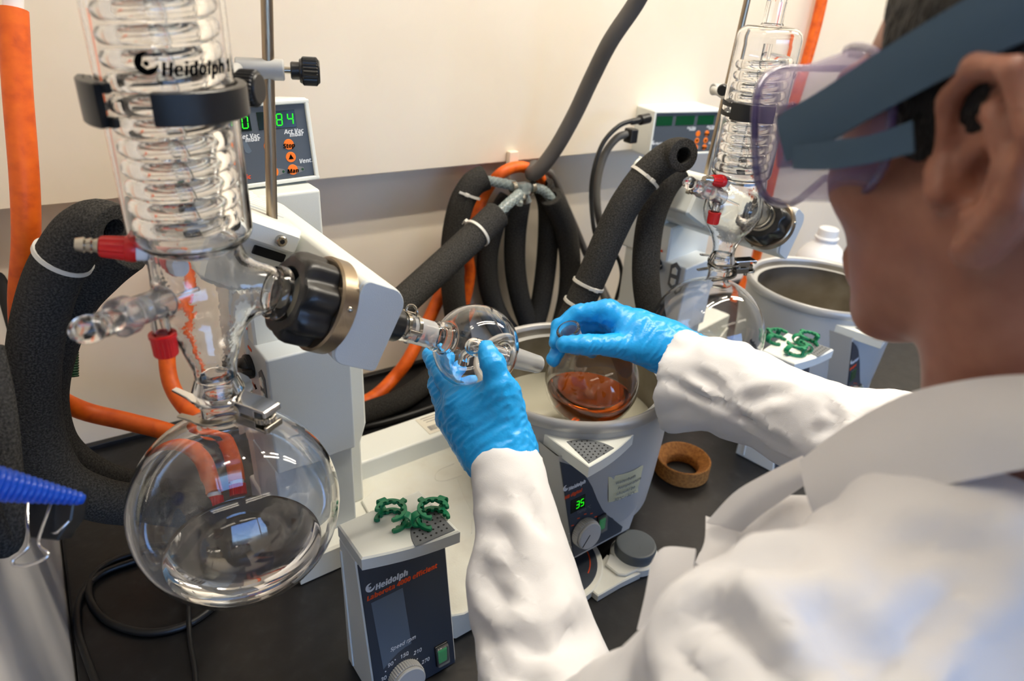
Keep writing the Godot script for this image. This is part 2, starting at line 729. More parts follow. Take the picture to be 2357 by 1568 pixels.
	m = mat("clip_green", Color(0.02, 0.50, 0.33), 0.38)
	m = mat("stopper_blue", Color(0.0, 0.27, 0.70), 0.3)
	mat("dark_green", Color(0.03, 0.26, 0.13), 0.45)
	mat("button_orange", Color(0.96, 0.47, 0.05), 0.4)
	mat("print_orange", Color(0.90, 0.30, 0.04), 0.5)
	mat("print_white", Color(0.86, 0.87, 0.88), 0.5)
	mat("print_black", Color(0.03, 0.03, 0.032), 0.9, 0.0, 0.1)
	mat("print_grey", Color(0.46, 0.46, 0.47), 0.5)
	mat("print_green", Color(0.02, 0.23, 0.17), 0.5)
	m = mat("label_paper", Color(0.84, 0.82, 0.76), 0.6)
	mat("note_paper", Color(0.83, 0.81, 0.66), 0.6)
	mat("display_dark", Color(0.02, 0.10, 0.06), 0.15)
	mat("display_off", Color(0.03, 0.27, 0.15), 0.2)
	m = mat("led_green", Color(0.05, 0.6, 0.05), 0.4)
	m.emission_enabled = true
	m.emission = Color(0.12, 0.95, 0.06)
	m.emission_energy_multiplier = 0.95
	m = mat("switch_glow", Color(0.02, 0.42, 0.22), 0.25)
	m.emission_enabled = true
	m.emission = Color(0.02, 0.50, 0.22)
	m.emission_energy_multiplier = 0.28
	m = mat("cork", Color.WHITE, 0.85)
	m.albedo_texture = noise_tex(0.045, 512, 5, false, 1, FastNoiseLite.TYPE_CELLULAR, grad([[0, Color(0.42, 0.24, 0.09)], [0.4, Color(0.66, 0.42, 0.17)], [1, Color(0.82, 0.57, 0.27)]]))
	bumpy(m, noise_tex(0.06, 256, 4), 0.08)
	tri_map(m, 9.0)
	# clear and frosted glass, water, liquids
	glass("glass", 0.047)
	glass("glass_frosted", 0.047, Color(1, 1, 1, 0.12), 0.32)
	m = glass("frost", 0.03, Color(0.96, 0.96, 0.96, 0.06), 0.2)
	m = mat("ground_joint", Color(0.82, 0.83, 0.84, 0.45), 0.5)
	m.transparency = BaseMaterial3D.TRANSPARENCY_ALPHA
	glass("water", 0.0333)
	glass("glass_water", 0.0128)
	m = glass("coil_glass", 0.04)
	m = glass("clear_pvc", 0.03, Color(0.88, 0.92, 0.92, 0.2), 0.15)
	m = mat("braid_core", Color(0.50, 0.53, 0.52), 0.25)
	m = mat("braid", Color(0.62, 0.68, 0.68), 0.3)
	m = mat("cover_clear", Color(0.75, 0.75, 0.72, 0.16), 0.08)
	m.transparency = BaseMaterial3D.TRANSPARENCY_ALPHA
	m = glass("brown_liquor", 0.035, Color(0.80, 0.40, 0.10, 0.05))
	m = glass("brown_film", 0.0005, Color(0.72, 0.56, 0.43, 0.0))
	m = mat("bath_water", Color(0.76, 0.745, 0.67, 0.75), 0.05)
	m.transparency = BaseMaterial3D.TRANSPARENCY_ALPHA
	mat("residue", Color(0.72, 0.70, 0.63), 0.7)
	mat("bottle_white", Color(0.90, 0.90, 0.90), 0.3)
	# the person
	m = mat("skin", Color(0.64, 0.44, 0.36), 0.5)
	m.albedo_texture = noise_tex(0.02, 256, 4, false, 1, FastNoiseLite.TYPE_SIMPLEX_SMOOTH, grad([[0, Color(0.86, 0.80, 0.78)], [1, Color.WHITE]]))
	m.subsurf_scatter_enabled = true
	m.subsurf_scatter_strength = 0.12
	tri_map(m, 8.0)
	m = mat("hair", Color(0.045, 0.035, 0.03), 0.6)
	bumpy(m, noise_tex(0.08, 256, 3), 0.25)
	tri_map(m, 12.0)
	m.uv1_scale = Vector3(30, 6, 30)
	m = mat("coat_cotton", Color(0.85, 0.85, 0.865), 0.85, 0, 0.25)
	bumpy(m, noise_tex(0.2, 512, 2), 0.012)
	tri_map(m, 12.0)
	m.rim_enabled = true
	m.rim = 0.2
	mat("shirt_dark", Color(0.06, 0.065, 0.10), 0.9)
	m = mat("nitrile", Color(0.08, 0.64, 0.96), 0.36)
	bumpy(m, noise_tex(0.02, 512, 4, false, 1, FastNoiseLite.TYPE_SIMPLEX), 0.03)
	tri_map(m, 16.0)
	m = mat("strap_blue", Color(0.24, 0.34, 0.43), 0.75)
	m = mat("goggle_soft", Color(0.47, 0.40, 0.60, 0.34), 0.3)
	m.transparency = BaseMaterial3D.TRANSPARENCY_ALPHA
	m = mat("goggle_lens", Color(0.9, 0.88, 0.95, 0.06), 0.03)
	m.transparency = BaseMaterial3D.TRANSPARENCY_ALPHA
	mat("goggle_edge", Color(0.30, 0.26, 0.50, 0.5), 0.15).transparency = BaseMaterial3D.TRANSPARENCY_ALPHA
	mat("pane", Color(0.95, 0.98, 1.0, 0.03), 0.02).transparency = BaseMaterial3D.TRANSPARENCY_ALPHA
	m = mat("lamp_tube", Color(1, 1, 1), 0.4)
	m.emission_enabled = true
	m.emission = Color(1.0, 0.95, 0.87)
	m.emission_energy_multiplier = 2.0

# ---------------------------------------------------------------- camera, sky, lamps
func make_view() -> void:
	var cam := Camera3D.new()
	cam.name = "camera"
	add_child(cam)
	cam.transform = Transform3D(Basis(RIGHT, UPW, BACK), EYE)
	var at := CameraAttributesPhysical.new()
	at.frustum_focal_length = 24.046
	at.frustum_focus_distance = 0.70
	at.frustum_near = 0.02
	at.frustum_far = 60.0
	at.exposure_aperture = 5.4
	cam.attributes = at
	cam.fov = rad_to_deg(2.0 * atan(784.0 / FOCAL))
	cam.near = 0.02
	cam.current = true
	var we := WorldEnvironment.new()
	we.name = "surroundings"
	var e := Environment.new()
	e.background_mode = Environment.BG_SKY
	var sky := Sky.new()
	var sm := ProceduralSkyMaterial.new()
	sm.sky_top_color = Color(0.36, 0.56, 0.90)
	sm.sky_horizon_color = Color(0.66, 0.82, 1.0)
	sm.ground_bottom_color = Color(0.22, 0.24, 0.26)
	sm.ground_horizon_color = Color(0.55, 0.62, 0.70)
	sky.sky_material = sm
	e.sky = sky
	e.background_energy_multiplier = SKY_ENERGY
	e.tonemap_mode = Environment.TONE_MAPPER_LINEAR
	e.tonemap_exposure = EXPOSURE
	e.sdfgi_enabled = true
	e.ssao_enabled = true
	e.ssil_enabled = true
	we.environment = e
	add_child(we)

const SKY_ENERGY := 6.5
const EXPOSURE := 1.17
const LAMP_ENERGY := 0.8
const LAMPS := [[-0.55, -0.46], [0.95, -0.46], [2.45, -0.46], [-0.75, 1.25], [0.75, 1.25], [2.25, 1.25]]
const CEIL := 2.72

func make_lamps() -> void:
	var where := ["over the bench, left end", "over the middle of the bench", "over the bench, right end", "behind the camera, left end", "behind the camera, in the middle", "behind the camera, right end"]
	for i in LAMPS.size():
		var l: Array = LAMPS[i]
		var t := thing("ceiling_lamp", "white twin tube fluorescent ceiling lamp " + where[i], "lamp", Transform3D(Basis(), Vector3(l[0], CEIL, l[1])), "fluorescent ceiling lamps")
		var b := mb()
		b.box(Vector3(0, -0.025, 0), Vector3(1.3, 0.05, 0.30), 0.006)
		put(b, "housing", M.ceiling_paint, t)
		for s in [-0.07, 0.07]:
			b = mb()
			b.tube(PackedVector3Array([Vector3(-0.6, -0.07, s), Vector3(0, -0.07, s), Vector3(0.6, -0.07, s)]), 0.018, 12)
			put(b, "tube", M.lamp_tube, t)
			var a := AreaLight3D.new()
			a.name = "tube_light"
			t.add_child(a, true)
			a.area_size = Vector2(1.2, 0.036)
			a.light_energy = LAMP_ENERGY * [0.5, 1.55, 1.55, 0.08, 0.08, 0.08][i]
			a.light_color = Color(1.0, 0.96, 0.89)
			a.shadow_enabled = true
			a.transform = Transform3D(Basis(Vector3.RIGHT, -PI / 2), Vector3(0, -0.092, s))

# ---------------------------------------------------------------- the room
func make_room() -> void:
	var b := mb()
	b.box(Vector3(0.6, 1.36, WALL - 0.05), Vector3(5.8, 2.8, 0.1), 0.001)
	struct(b, "wall_back", M.cream_paint, "cream painted lower wall in shadow behind the black bench", "wall")
	b = mb()
	b.box(Vector3(0.6, 0.5 * (1.3135 + 2.74), -1.0815), Vector3(5.6, 2.74 - 1.3135, 0.047), 0.002)
	struct(b, "trim_1", M.cream_paint, "large cream wall panel standing proud above the hoses", "panel")
	b = mb()
	b.box(Vector3(-0.123, 1.37, -0.72), Vector3(0.05, 2.74, 0.80), 0.002)
	struct(b, "wall_left", M.partition_paint, "grey white partition at the left end of the bench", "wall")
	b = mb()
	b.box(Vector3(0.6, -0.05, 0.85), Vector3(5.8, 0.1, 4.1), 0.001)
	struct(b, "floor", M.floor_vinyl, "grey vinyl laboratory floor below the bench", "floor")
	b = mb()
	b.box(Vector3(0.6, 2.77, 0.85), Vector3(5.8, 0.1, 4.1), 0.001)
	struct(b, "ceiling", M.ceiling_paint, "white ceiling carrying the fluorescent lamps", "ceiling")
	b = mb()
	b.box(Vector3(3.45, 1.36, 0.85), Vector3(0.1, 2.8, 4.1), 0.001)
	struct(b, "wall_right", M.room_paint, "plain white wall at the far right end of the room", "wall")
	b = mb()
	b.box(Vector3(-2.25, 1.36, 0.85), Vector3(0.1, 2.8, 4.1), 0.001)
	struct(b, "wall_far_left", M.room_paint, "plain white wall at the far left end of the room", "wall")
	b = mb()
	b.box(Vector3(0.6, 0.45, 2.85), Vector3(5.8, 0.9, 0.1), 0.001)
	b.box(Vector3(0.6, 2.56, 2.85), Vector3(5.8, 0.42, 0.1), 0.001)
	b.box(Vector3(-1.7, 1.62, 2.85), Vector3(1.2, 1.46, 0.1), 0.001)
	b.box(Vector3(2.9, 1.62, 2.85), Vector3(1.2, 1.46, 0.1), 0.001)
	struct(b, "wall_front", M.room_paint, "white wall with the daylight window behind the camera", "wall")
	b = mb()
	for x in [-1.08, 0.6, 2.28]:
		b.box(Vector3(x, 1.62, 2.85), Vector3(0.05, 1.46, 0.06), 0.003)
	for y in [0.92, 2.33]:
		b.box(Vector3(0.6, y, 2.85), Vector3(3.4, 0.05, 0.06), 0.003)
	var w := struct(b, "window_1", M.room_paint, "wide daylight window behind the camera", "window")
	b = mb()
	b.box(Vector3(0.6, 1.62, 2.86), Vector3(3.36, 1.42, 0.004), 0.0005)
	put(b, "pane", M.pane, w)
	# bench
	var t := thing("lab_bench", "matt black epoxy laboratory bench along the cream wall", "bench", Transform3D(Basis(), Vector3(0, 0, 0)))
	b = mb()
	b.box(Vector3(1.62, BENCH - 0.018, -0.7185), Vector3(3.43, 0.036, 0.769), 0.004)
	put(b, "bench_top", M.black_epoxy, t)
	b = mb()
	b.box(Vector3(1.62, 0.49, -0.75), Vector3(3.40, 0.748, 0.66), 0.003)
	b.box(Vector3(1.62, 0.058, -0.78), Vector3(3.40, 0.116, 0.58), 0.003)
	put(b, "cabinet", M.partition_paint, t)
	b = mb()
	b.box(Vector3(1.62, BENCH + 0.0045, WALL + 0.006), Vector3(3.43, 0.009, 0.012), 0.001)
	put(b, "rear_seal", M.black_epoxy, t)
	# hole in the wall panel above the hose hook
	b = mb()
	var hole := on_z(1184, 354, -1.0585)
	b.prism(disc(0.0028, 14), -0.001, 0.0006, 0.0002, Transform3D(Basis(), hole))
	tag(put(b, "screw_hole", M.dark_hole), "small dark screw hole in the wall panel above the hook", "hole")

# ---------------------------------------------------------------- rotary evaporator (local x along its base, z towards the user)
const U := Vector3(0.883, -0.469, 0)      # along the tilted drive
const V := Vector3(0.469, 0.883, 0)       # across it, upwards

func duv(u: float, v: float, c: float) -> Vector3:
	return U * u + V * v + Vector3(0, 0, c)

func drive_frame(shift: Vector3) -> Transform3D:
	return Transform3D(Basis(U, V, Vector3(0, 0, 1)), shift)

func side_prism(b: MB, poly: PackedVector2Array, x0: float, x1: float, bev: float) -> void:
	# polygon in (z, y), extruded along x
	var xf := Transform3D(Basis(Vector3(0, 0, 1), Vector3(0, 1, 0), Vector3(-1, 0, 0)), Vector3.ZERO)
	b.prism(poly, -x1, -x0, bev, xf)

func plan_prism(b: MB, poly: PackedVector2Array, y0: float, y1: float, bev: float, base := Transform3D()) -> void:
	# polygon in (x, z), extruded upwards
	var xf := Transform3D(Basis(Vector3(1, 0, 0), Vector3(0, 0, 1), Vector3(0, -1, 0)), Vector3.ZERO)
	b.prism(poly, -y1, -y0, bev, base * xf)

func lobed(r: float, lobes: int, depth: float, n := 96, sharp := 2.0) -> PackedVector2Array:
	var out := PackedVector2Array()
	for i in n:
		var t := TAU * i / n
		var w := absf(cos(lobes * t / 2.0)) ** sharp
		out.append(Vector2(cos(t), sin(t)) * r * (1.0 - depth * w))
	return out

func knob_shape(r: float, h: float) -> MB:
	var b := mb(35)
	b.prism(lobed(r, 44, 0.05, 176, 1.0), 0, h * 0.72, 0.0006)
	b.prism(disc(r * 0.93, 40), h * 0.7, h, 0.0012)
	return b

func holes(b: MB, pts: Array, r: float, y: float) -> void:
	for q in pts:
		plan_prism(b, disc_at(q, r), y - 0.0003, y + 0.0002, 0.00005)

func disc_at(c: Vector2, r: float, n := 10) -> PackedVector2Array:
	var out := PackedVector2Array()
	for q in disc(r, n):
		out.append(q + c)
	return out

func make_evaporator(label: String, at: Vector3, yaw: float, off: Vector3, head_u: float, first: bool) -> Node3D:
	var t := thing("rotary_evaporator", label, "evaporator", Transform3D(Basis(Vector3.UP, yaw), at))
	# base
	var b := mb()
	var sh := 0.0 if first else -0.085
	plan_prism(b, vec2s([-0.005, -0.30, 0.375, -0.30, 0.375, -0.235, 0.319 + sh, -0.200, 0.283 + sh, -0.170, 0.260 + sh, -0.130, 0.2525 + sh, -0.096, 0.2505 + sh, -0.070, 0.203 + sh, -0.035, 0.195 + sh, 0.045, 0.118, 0.045, 0.104, 0.035, 0.10, -0.135, -0.005, -0.135]), 0.0, 0.042, 0.003)
	put(b, "base_plate", M.old_plastic, t)
	b = mb()
	plan_prism(b, vec2s([0.135, -0.205, 0.312 + sh, -0.204, 0.280 + sh, -0.174, 0.257 + sh, -0.131, 0.2490 + sh, -0.096, 0.2470 + sh, -0.071, 0.199 + sh, -0.035, 0.191 + sh, 0.05, 0.125, 0.05, 0.112, 0.045, 0.106, 0.034, 0.106, -0.16, 0.11, -0.195]), 0.0415, 0.0465, 0.0015)
	var cover := put(b, "cover_plate", M.old_plastic, t)
	b = mb()
	b.tube(spline(PackedVector3Array([Vector3(0.265, 0.0466, -0.195), Vector3(0.235, 0.0466, -0.193), Vector3(0.222, 0.0466, -0.178), Vector3(0.232, 0.0466, -0.168), Vector3(0.26, 0.0466, -0.165)]), 6), 0.0007, 6)
	b.tube(spline(PackedVector3Array([Vector3(0.250, 0.0466, -0.160), Vector3(0.238, 0.0466, -0.125), Vector3(0.228, 0.0466, -0.09), Vector3(0.205, 0.0466, -0.055)]), 6), 0.0008, 6)
	put(b, "moulded_ridge", M.old_plastic, cover)
	b = mb()
	b.box(Vector3(0.185, 0.037, -0.27), Vector3(0.39, 0.074, 0.062), 0.004)
	var rail := put(b, "rear_rail", M.white_plastic, t)
	if first:
		b = mb()
		b.box(Vector3(0.29, 0.0744, -0.2705), Vector3(0.075, 0.0012, 0.046), 0.0003)
		var lab := put(b, "barcode_label", M.label_paper, rail)
		b = mb()
		var rng := RandomNumberGenerator.new()
		rng.seed = 4
		var x := 0.259
		while x < 0.323:
			var w := rng.randf_range(0.0005, 0.0016)
			b.box(Vector3(x + w / 2, 0.0752, -0.2605), Vector3(w, 0.0004, 0.012), 0.0001, Transform3D(), 1)
			x += w + rng.randf_range(0.0005, 0.0013)
		for i in 3:
			b.box(Vector3(0.285 - 0.004 * i, 0.0752, -0.290 + 0.006 * i), Vector3(0.05 - 0.012 * i, 0.0004, 0.0011), 0.0001, Transform3D(), 1)
		put(b, "barcode", M.print_grey, rail)
		lab.set_meta("label", "white barcode sticker")
	# control box with its sloping face
	b = mb()
	side_prism(b, vec2s([-0.003, 0.0, 0.0695, 0.0, 0.0375, 0.190, -0.003, 0.190]), 0.0, 0.103, 0.002)
	var box := put(b, "control_box", M.white_plastic, t)
	b = mb()
	b.box(Vector3(-0.0005, 0.09, 0.012), Vector3(0.0022, 0.17, 0.004), 0.0008, Transform3D(Basis(Vector3.RIGHT, -0.06), Vector3.ZERO))
	put(b, "side_rib", M.white_plastic, box)
	var pl := facing(Vector3(0.001, 0.188, 0.0384), Vector3(1, 0, 0), Vector3(0, 0.1678, 0.9858))
	var on := func(x: float, d: float, lift: float) -> Transform3D:
		return pl * Transform3D(Basis(), Vector3(x, -d, lift))
	b = mb()
	b.prism(rect(0.0, -0.1895, 0.0995, -0.002), 0, 0.0011, 0.0004, pl)
	var panel := put(b, "control_panel", M.panel_blue, t)
	emblem(0.0052, M.print_white, on.call(0.0098, 0.0345, 0.0011), panel)
	letters("Heidolph", 0.0068, M.print_white, on.call(0.0152, 0.0372, 0.0012), "lettering", panel, true, 0.22, 0.0004, false, 0.92)
	letters("Laborota 4000 efficient", 0.0056, M.print_orange, on.call(0.0045, 0.0462, 0.0012), "lettering", panel, true, 0.18, 0.0004, false, 0.96)
	b = mb()
	b.prism(vec2s([0.0085, -0.0534, 0.0450, -0.0534, 0.0475, -0.1300, 0.0400, -0.1303, 0.0310, -0.1325, 0.0220, -0.1370, 0.0118, -0.1440]), 0.0009, 0.0014, 0.0002, pl)
	var field := put(b, "speed_field", M.panel_pale, panel)
	letters("Speed rpm", 0.0034, M.print_white, on.call(0.0225, 0.1235, 0.0015), "lettering", field, false, 0.3)
	for q in [["30", 0.0075, 0.1558], ["90", 0.0172, 0.1422], ["150", 0.0325, 0.1400], ["210", 0.0487, 0.1448], ["270", 0.0570, 0.1632]]:
		letters(q[0], 0.0030, M.print_white, on.call(q[1], q[2], 0.0012), "lettering", panel, false, 0.2)
	for q in [[0.0417, 0.1418], [0.0265, 0.1396], [0.0524, 0.1547], [0.014, 0.1481]]:
		b = mb()
		b.prism(disc(0.0008, 10), 0.001, 0.0014, 0.0001, on.call(q[0], q[1], 0.0))
		put(b, "scale_dot", M.print_white, panel)
	var k := put(knob_shape(0.0205, 0.016), "speed_knob", M.grey_plastic, t)
	k.transform = on.call(0.0343, 0.1665, 0.001)
	make_switch(t, on.call(0.0825, 0.1655, 0.001), 0.0135, 0.0285)
	# lip on top
	b = mb()
	var lip := vec2s([0.0, -0.003, 0.0, 0.053])
	for i in range(1, 9):
		var s := i / 8.0
		lip.append(Vector2(lerpf(0.0, 0.1005, s), lerpf(0.053, 0.073, s) + 0.0035 * sin(PI * s)))
	lip.append(Vector2(0.097, -0.006))
	plan_prism(b, lip, 0.1895, 0.207, 0.0018)
	put(b, "box_lid", M.white_plastic, t)
	b = mb()
	var sector := PackedVector2Array([Vector2(0.0965, 0.0695)])
	for i in 17:
		var a := deg_to_rad(-92.0) - deg_to_rad(86.0) * i / 16
		sector.append(Vector2(0.0965, 0.0695) + Vector2(cos(a), sin(a)) * 0.0455)
	plan_prism(b, sector, 0.2068, 0.2080, 0.0005)
	var pad := put(b, "rubber_pad", M.pad_grey, t)
	b = mb()
	var dots := []
	for i in range(1, 8):
		for j in range(1, 8):
			var q := Vector2(i * 0.0062, j * 0.0062)
			if q.length() < 0.043:
				dots.append(Vector2(0.0965, 0.0695) - q)
	holes(b, dots, 0.0011, 0.2081)
	put(b, "pad_dimple", M.dark_hole, pad).set_meta("kind", "stuff")
	# column
	b = mb()
	var shoulder: float = 0.325 + off.y * 0.6
	b.box(Vector3(0.0425, 0.5 * (0.168 + shoulder), -0.205), Vector3(0.099, shoulder - 0.168, 0.09), 0.003)
	put(b, "column", M.cool_plastic, t)
	b = mb()
	b.box(Vector3(0.0405, 0.5 * (0.04 + 0.17), -0.21), Vector3(0.098, 0.13, 0.088), 0.003)
	put(b, "column_foot", M.cool_plastic, t)
	b = mb()
	b.prism(vec2s([-0.006, 0.04, 0.117, 0.04, 0.117, 0.141, 0.126, 0.169, 0.126, shoulder + 0.06, -0.006, shoulder + 0.06]), -0.29, -0.20, 0.003)
	put(b, "rear_cover", M.white_plastic, t)
	b = mb()
	var tower: float = 0.489 + off.y * 1.3
	b.box(Vector3(0.042, 0.5 * (0.30 + tower), -0.262), Vector3(0.105, tower - 0.30, 0.078), 0.004)
	put(b, "rear_tower", M.white_plastic, t)
	# lift controls on the left side of the column
	var sideways := Basis(Vector3(0, 0, 1), Vector3(0, 1, 0), Vector3(-1, 0, 0))
	b = mb()
	b.prism(disc(0.015, 24), 0, 0.007, 0.001)
	b.box(Vector3(0, 0, 0.010), Vector3(0.038, 0.009, 0.014), 0.003)
	b.ball(Vector3(0, 0, 0.006), Vector3(0.013, 0.013, 0.011), 16)
	var lk := put(b, "lift_knob", M.black_plastic, t)
	lk.transform = Transform3D(sideways, Vector3(-0.007, 0.288, -0.222))
	b = mb()
	b.prism(vec2s([-0.010, -0.018, 0, -0.026, 0.010, -0.018, 0.010, 0.018, 0, 0.026, -0.010, 0.018]), 0, 0.0012, 0.0003)
	var hexp := put(b, "button_plate", M.pad_grey, t)
	hexp.transform = Transform3D(sideways, Vector3(-0.0072, 0.278, -0.180))
	b = mb()
	b.prism(vec2s([-0.005, 0.004, 0.005, 0.004, 0.005, 0.013, 0, 0.017, -0.005, 0.013]), 0.001, 0.003, 0.0005)
	b.prism(vec2s([-0.005, -0.004, 0.005, -0.004, 0.005, -0.013, 0, -0.017, -0.005, -0.013]), 0.001, 0.003, 0.0005)
	put(b, "lift_button", M.white_plastic, hexp)
	for q in [[-0.020, 0.0], [-0.022, -0.052], [-0.026, 0.026]]:
		b = mb()
		b.prism(rect(q[0], q[1], q[0] + 0.014, q[1] + 0.0035), 0, 0.0006, 0.0001)
		var mk := put(b, "orange_mark", M.print_orange, t)
		mk.transform = Transform3D(sideways, Vector3(-0.0072, 0.312, -0.205))
	b = mb()
	b.prism(vec2s([-0.006, -0.001, 0.002, -0.001, 0.002, -0.004, 0.008, 0, 0.002, 0.004, 0.002, 0.001, -0.006, 0.001]), 0, 0.0006, 0.0001)
	var ar := put(b, "arrow_mark", M.print_black, t)
	ar.transform = Transform3D(sideways, Vector3(-0.0072, 0.262, -0.218))
	# drive head
	var df := drive_frame(off + U * head_u)
	b = mb()
	b.prism(rounded(rect(-0.222, 0.375, -0.178, 0.448), [0.012, 0.004, 0.016, 0.006]), -0.20, 0.0595, 0.003, df)
	var head := put(b, "drive_head", M.white_plastic, t)
	b = mb()
	b.prism(rounded(rect(-0.2215, 0.3755, -0.1785, 0.4475), [0.012, 0.004, 0.016, 0.006]), 0.0588, 0.0606, 0.0006, df)
	put(b, "end_cap", M.cool_plastic, head)
	b = mb()
	b.prism(rounded(rect(-0.292, 0.378, -0.218, 0.447), [0.006, 0.006, 0.006, 0.012]), -0.20, -0.068, 0.004, df)
	var motor := put(b, "motor_housing", M.white_plastic, t)
	b = mb()
	for i in 8:
		b.box(Vector3(-0.256, 0.4465, -0.195 + 0.0125 * i), Vector3(0.062, 0.005, 0.0045), 0.0016, df)
	put(b, "cooling_rib", M.white_plastic, motor).set_meta("kind", "stuff")
	b = mb()
	b.box(Vector3(-0.243, 0.418, -0.0675), Vector3(0.03, 0.008, 0.003), 0.001, df)
	put(b, "slot", M.dark_hole, motor)
	b = mb()
	b.prism(rounded(rect(-0.288, 0.426, -0.225, 0.444), [0.003, 0.003, 0.003, 0.003]), -0.069, -0.058, 0.002, df)
	put(b, "rod_block", M.white_plastic, motor)
	b = mb()
	b.prism(disc(0.0048, 20), -0.058, -0.052, 0.0008, df * Transform3D(Basis(), Vector3(-0.243, 0.435, 0)))
	var sc := put(b, "clamp_screw", M.steel, t)
	b = mb()
	b.prism(disc(0.0024, 6), -0.0521, -0.0518, 0.0001, df * Transform3D(Basis(), Vector3(-0.243, 0.435, 0)))
	put(b, "hex_socket", M.dark_hole, sc)
	# union nut, ring and shaft on the tilted axis
	var ax := df * Transform3D(Basis(Vector3(0, 0, 1), Vector3(1, 0, 0), Vector3(0, 1, 0)), Vector3(0, 0.4115, 0.03))  # local y runs along U
	ax.basis = df.basis * Basis(Vector3(0, 0, -1), Vector3(1, 0, 0), Vector3(0, -1, 0))
	b = mb(32)
	nut_shape(b, ax)
	var nut := put(b, "union_nut", M.black_plastic, t)
	b = mb()
	b.lathe(vec2s([0.0, -0.2500, 0.0150, -0.2500, 0.0216, -0.2495]).duplicate(), 40, ax)
	put(b, "bore_seal", M.residue, nut)
	b = mb()
	b.lathe(vec2s([0.0, -0.2362, 0.0375, -0.2362, 0.0392, -0.2345, 0.0392, -0.2225, 0.0375, -0.2210, 0.0, -0.2210]), 56, ax)
	var ring := put(b, "bearing_ring", M.brushed_steel, t)
	for a in 3:
		b = mb()
		b.ball(ax * Vector3(0.0388 * cos(1.35 + TAU * a / 3), -0.2285, 0.0388 * sin(1.35 + TAU * a / 3)), Vector3.ONE * 0.0026, 12)
		put(b, "ring_screw", M.steel, ring)
	b = mb()
	b.lathe(vec2s([0.0, -0.182, 0.0150, -0.182, 0.0150, -0.157, 0.0140, -0.155, 0.0, -0.155]), 40, ax)
	put(b, "hollow_shaft", M.black_plastic, t)
	# support rod
	b = mb()
	var foot := df * Vector3(-0.2386, 0.436, -0.09)
	b.tube(PackedVector3Array([foot, foot + Vector3(0.018, 0.22, 0), foot + Vector3(0.032, 0.40, 0)]), 0.0048, 24)
	put(b, "support_rod", M.brushed_steel, t)
	return t

func rounded(p: PackedVector2Array, r: Array, n := 6) -> PackedVector2Array:
	var out := PackedVector2Array()
	for i in 4:
		var c := p[i]
		var d0 := (p[(i + 3) % 4] - c).normalized()
		var d1 := (p[(i + 1) % 4] - c).normalized()
		var m: Vector2 = c + (d0 + d1) * float(r[i])
		for k in n + 1:
			var w := float(k) / n * PI / 2
			out.append(m - d1 * cos(w) * float(r[i]) * 1.0 - d0 * sin(w) * float(r[i]) if false else m - d1 * (cos(w) * float(r[i])) - d0 * (sin(w) * float(r[i])))
	return out

func nut_shape(b: MB, ax: Transform3D) -> void:
	# eight-lobed union nut: scalloped outside, open bore towards the glass
	var n := 96
	var rows := []
	for spec in [[0.0215, -0.2500, 0.0], [0.0215, -0.2630, 0.0], [0.0225, -0.2640, 0.0], [0.0300, -0.2640, 0.2], [0.0330, -0.2625, 0.6], [0.0355, -0.2590, 1.0], [0.0368, -0.2540, 1.0], [0.0368, -0.2400, 1.0], [0.0360, -0.2365, 1.0], [0.0300, -0.2362, 0.3]]:
		var line := PackedVector3Array()
		for j in n:
			var t := TAU * j / n
			var w: float = 1.0 - 0.13 * float(spec[2]) * pow(absf(cos(4.0 * t)), 3.0)
			line.append(ax * Vector3(spec[0] * w * cos(t), spec[1], spec[0] * w * sin(t)))
		rows.append(line)
	rows.reverse()
	for line in rows:
		line.reverse()
	b.rows(rows, true)

func make_switch(t: Node3D, xf: Transform3D, w: float, h: float) -> void:
	var b := mb()
	b.box(Vector3(0, 0, 0.001), Vector3(w * 1.25, h, 0.004), 0.0012)
	var o := put(b, "power_switch", M.black_plastic, t)
	o.transform = xf
	b = mb()
	b.prism(rect(-w * 0.42, -h * 0.36, w * 0.42, h * 0.30), 0, 0.0045, 0.001, Transform3D(Basis(Vector3.RIGHT, 0.10), Vector3.ZERO))
	put(b, "rocker", M.switch_glow, o)
	b = mb(25)
	b.box(Vector3(0, 0.0, 0.0042), Vector3(w * 1.15, h * 0.92, 0.0052), 0.002)
	put(b, "splash_cover", M.cover_clear, o)

# ---------------------------------------------------------------- glassware
func arc_profile(c: Vector2, r: float, a0: float, a1: float, n: int) -> PackedVector2Array:
	var out := PackedVector2Array()
	for i in n + 1:
		var a := lerpf(a0, a1, float(i) / n)
		out.append(c + Vector2(cos(a), sin(a)) * r)
	return out

# a round flask: centre at the origin, neck upwards; outside and inside in one closed shell
func flask_shell(R: float, neck: float, top: float, wall: float, lip := 0.0025) -> MB:
	var b := mb(60)
	var p := PackedVector2Array()
	var fil := neck * 0.45
	var a1 := acos(clampf((neck + fil) / (R + fil), 0, 1))
	var cy := (R + fil) * sin(a1)
	p.append_array(arc_profile(Vector2.ZERO, R, -PI / 2, a1, 40))
	p.append_array(arc_profile(Vector2(neck + fil, cy), fil, a1 + PI, PI, 6).slice(1))
	p.append_array(vec2s([neck, top - 0.008, neck + lip * 0.4, top - 0.006, neck + lip, top - 0.0035, neck + lip, top - 0.001, neck + lip * 0.5, top, neck - wall * 0.4, top, neck - wall, top - 0.001]))
	var ri := R - wall
	var ni := neck - wall
	var fi := fil + wall
	p.append(Vector2(ni, cy + 0.001))
	p.append_array(arc_profile(Vector2(neck + fil, cy), fi, PI, a1 + PI, 6).slice(1))
	p.append_array(arc_profile(Vector2.ZERO, ri, a1, -PI / 2, 40).slice(1))
	for i in p.size():
		p[i].x = maxf(p[i].x, 0.0)
	b.lathe(p, 72)
	return b

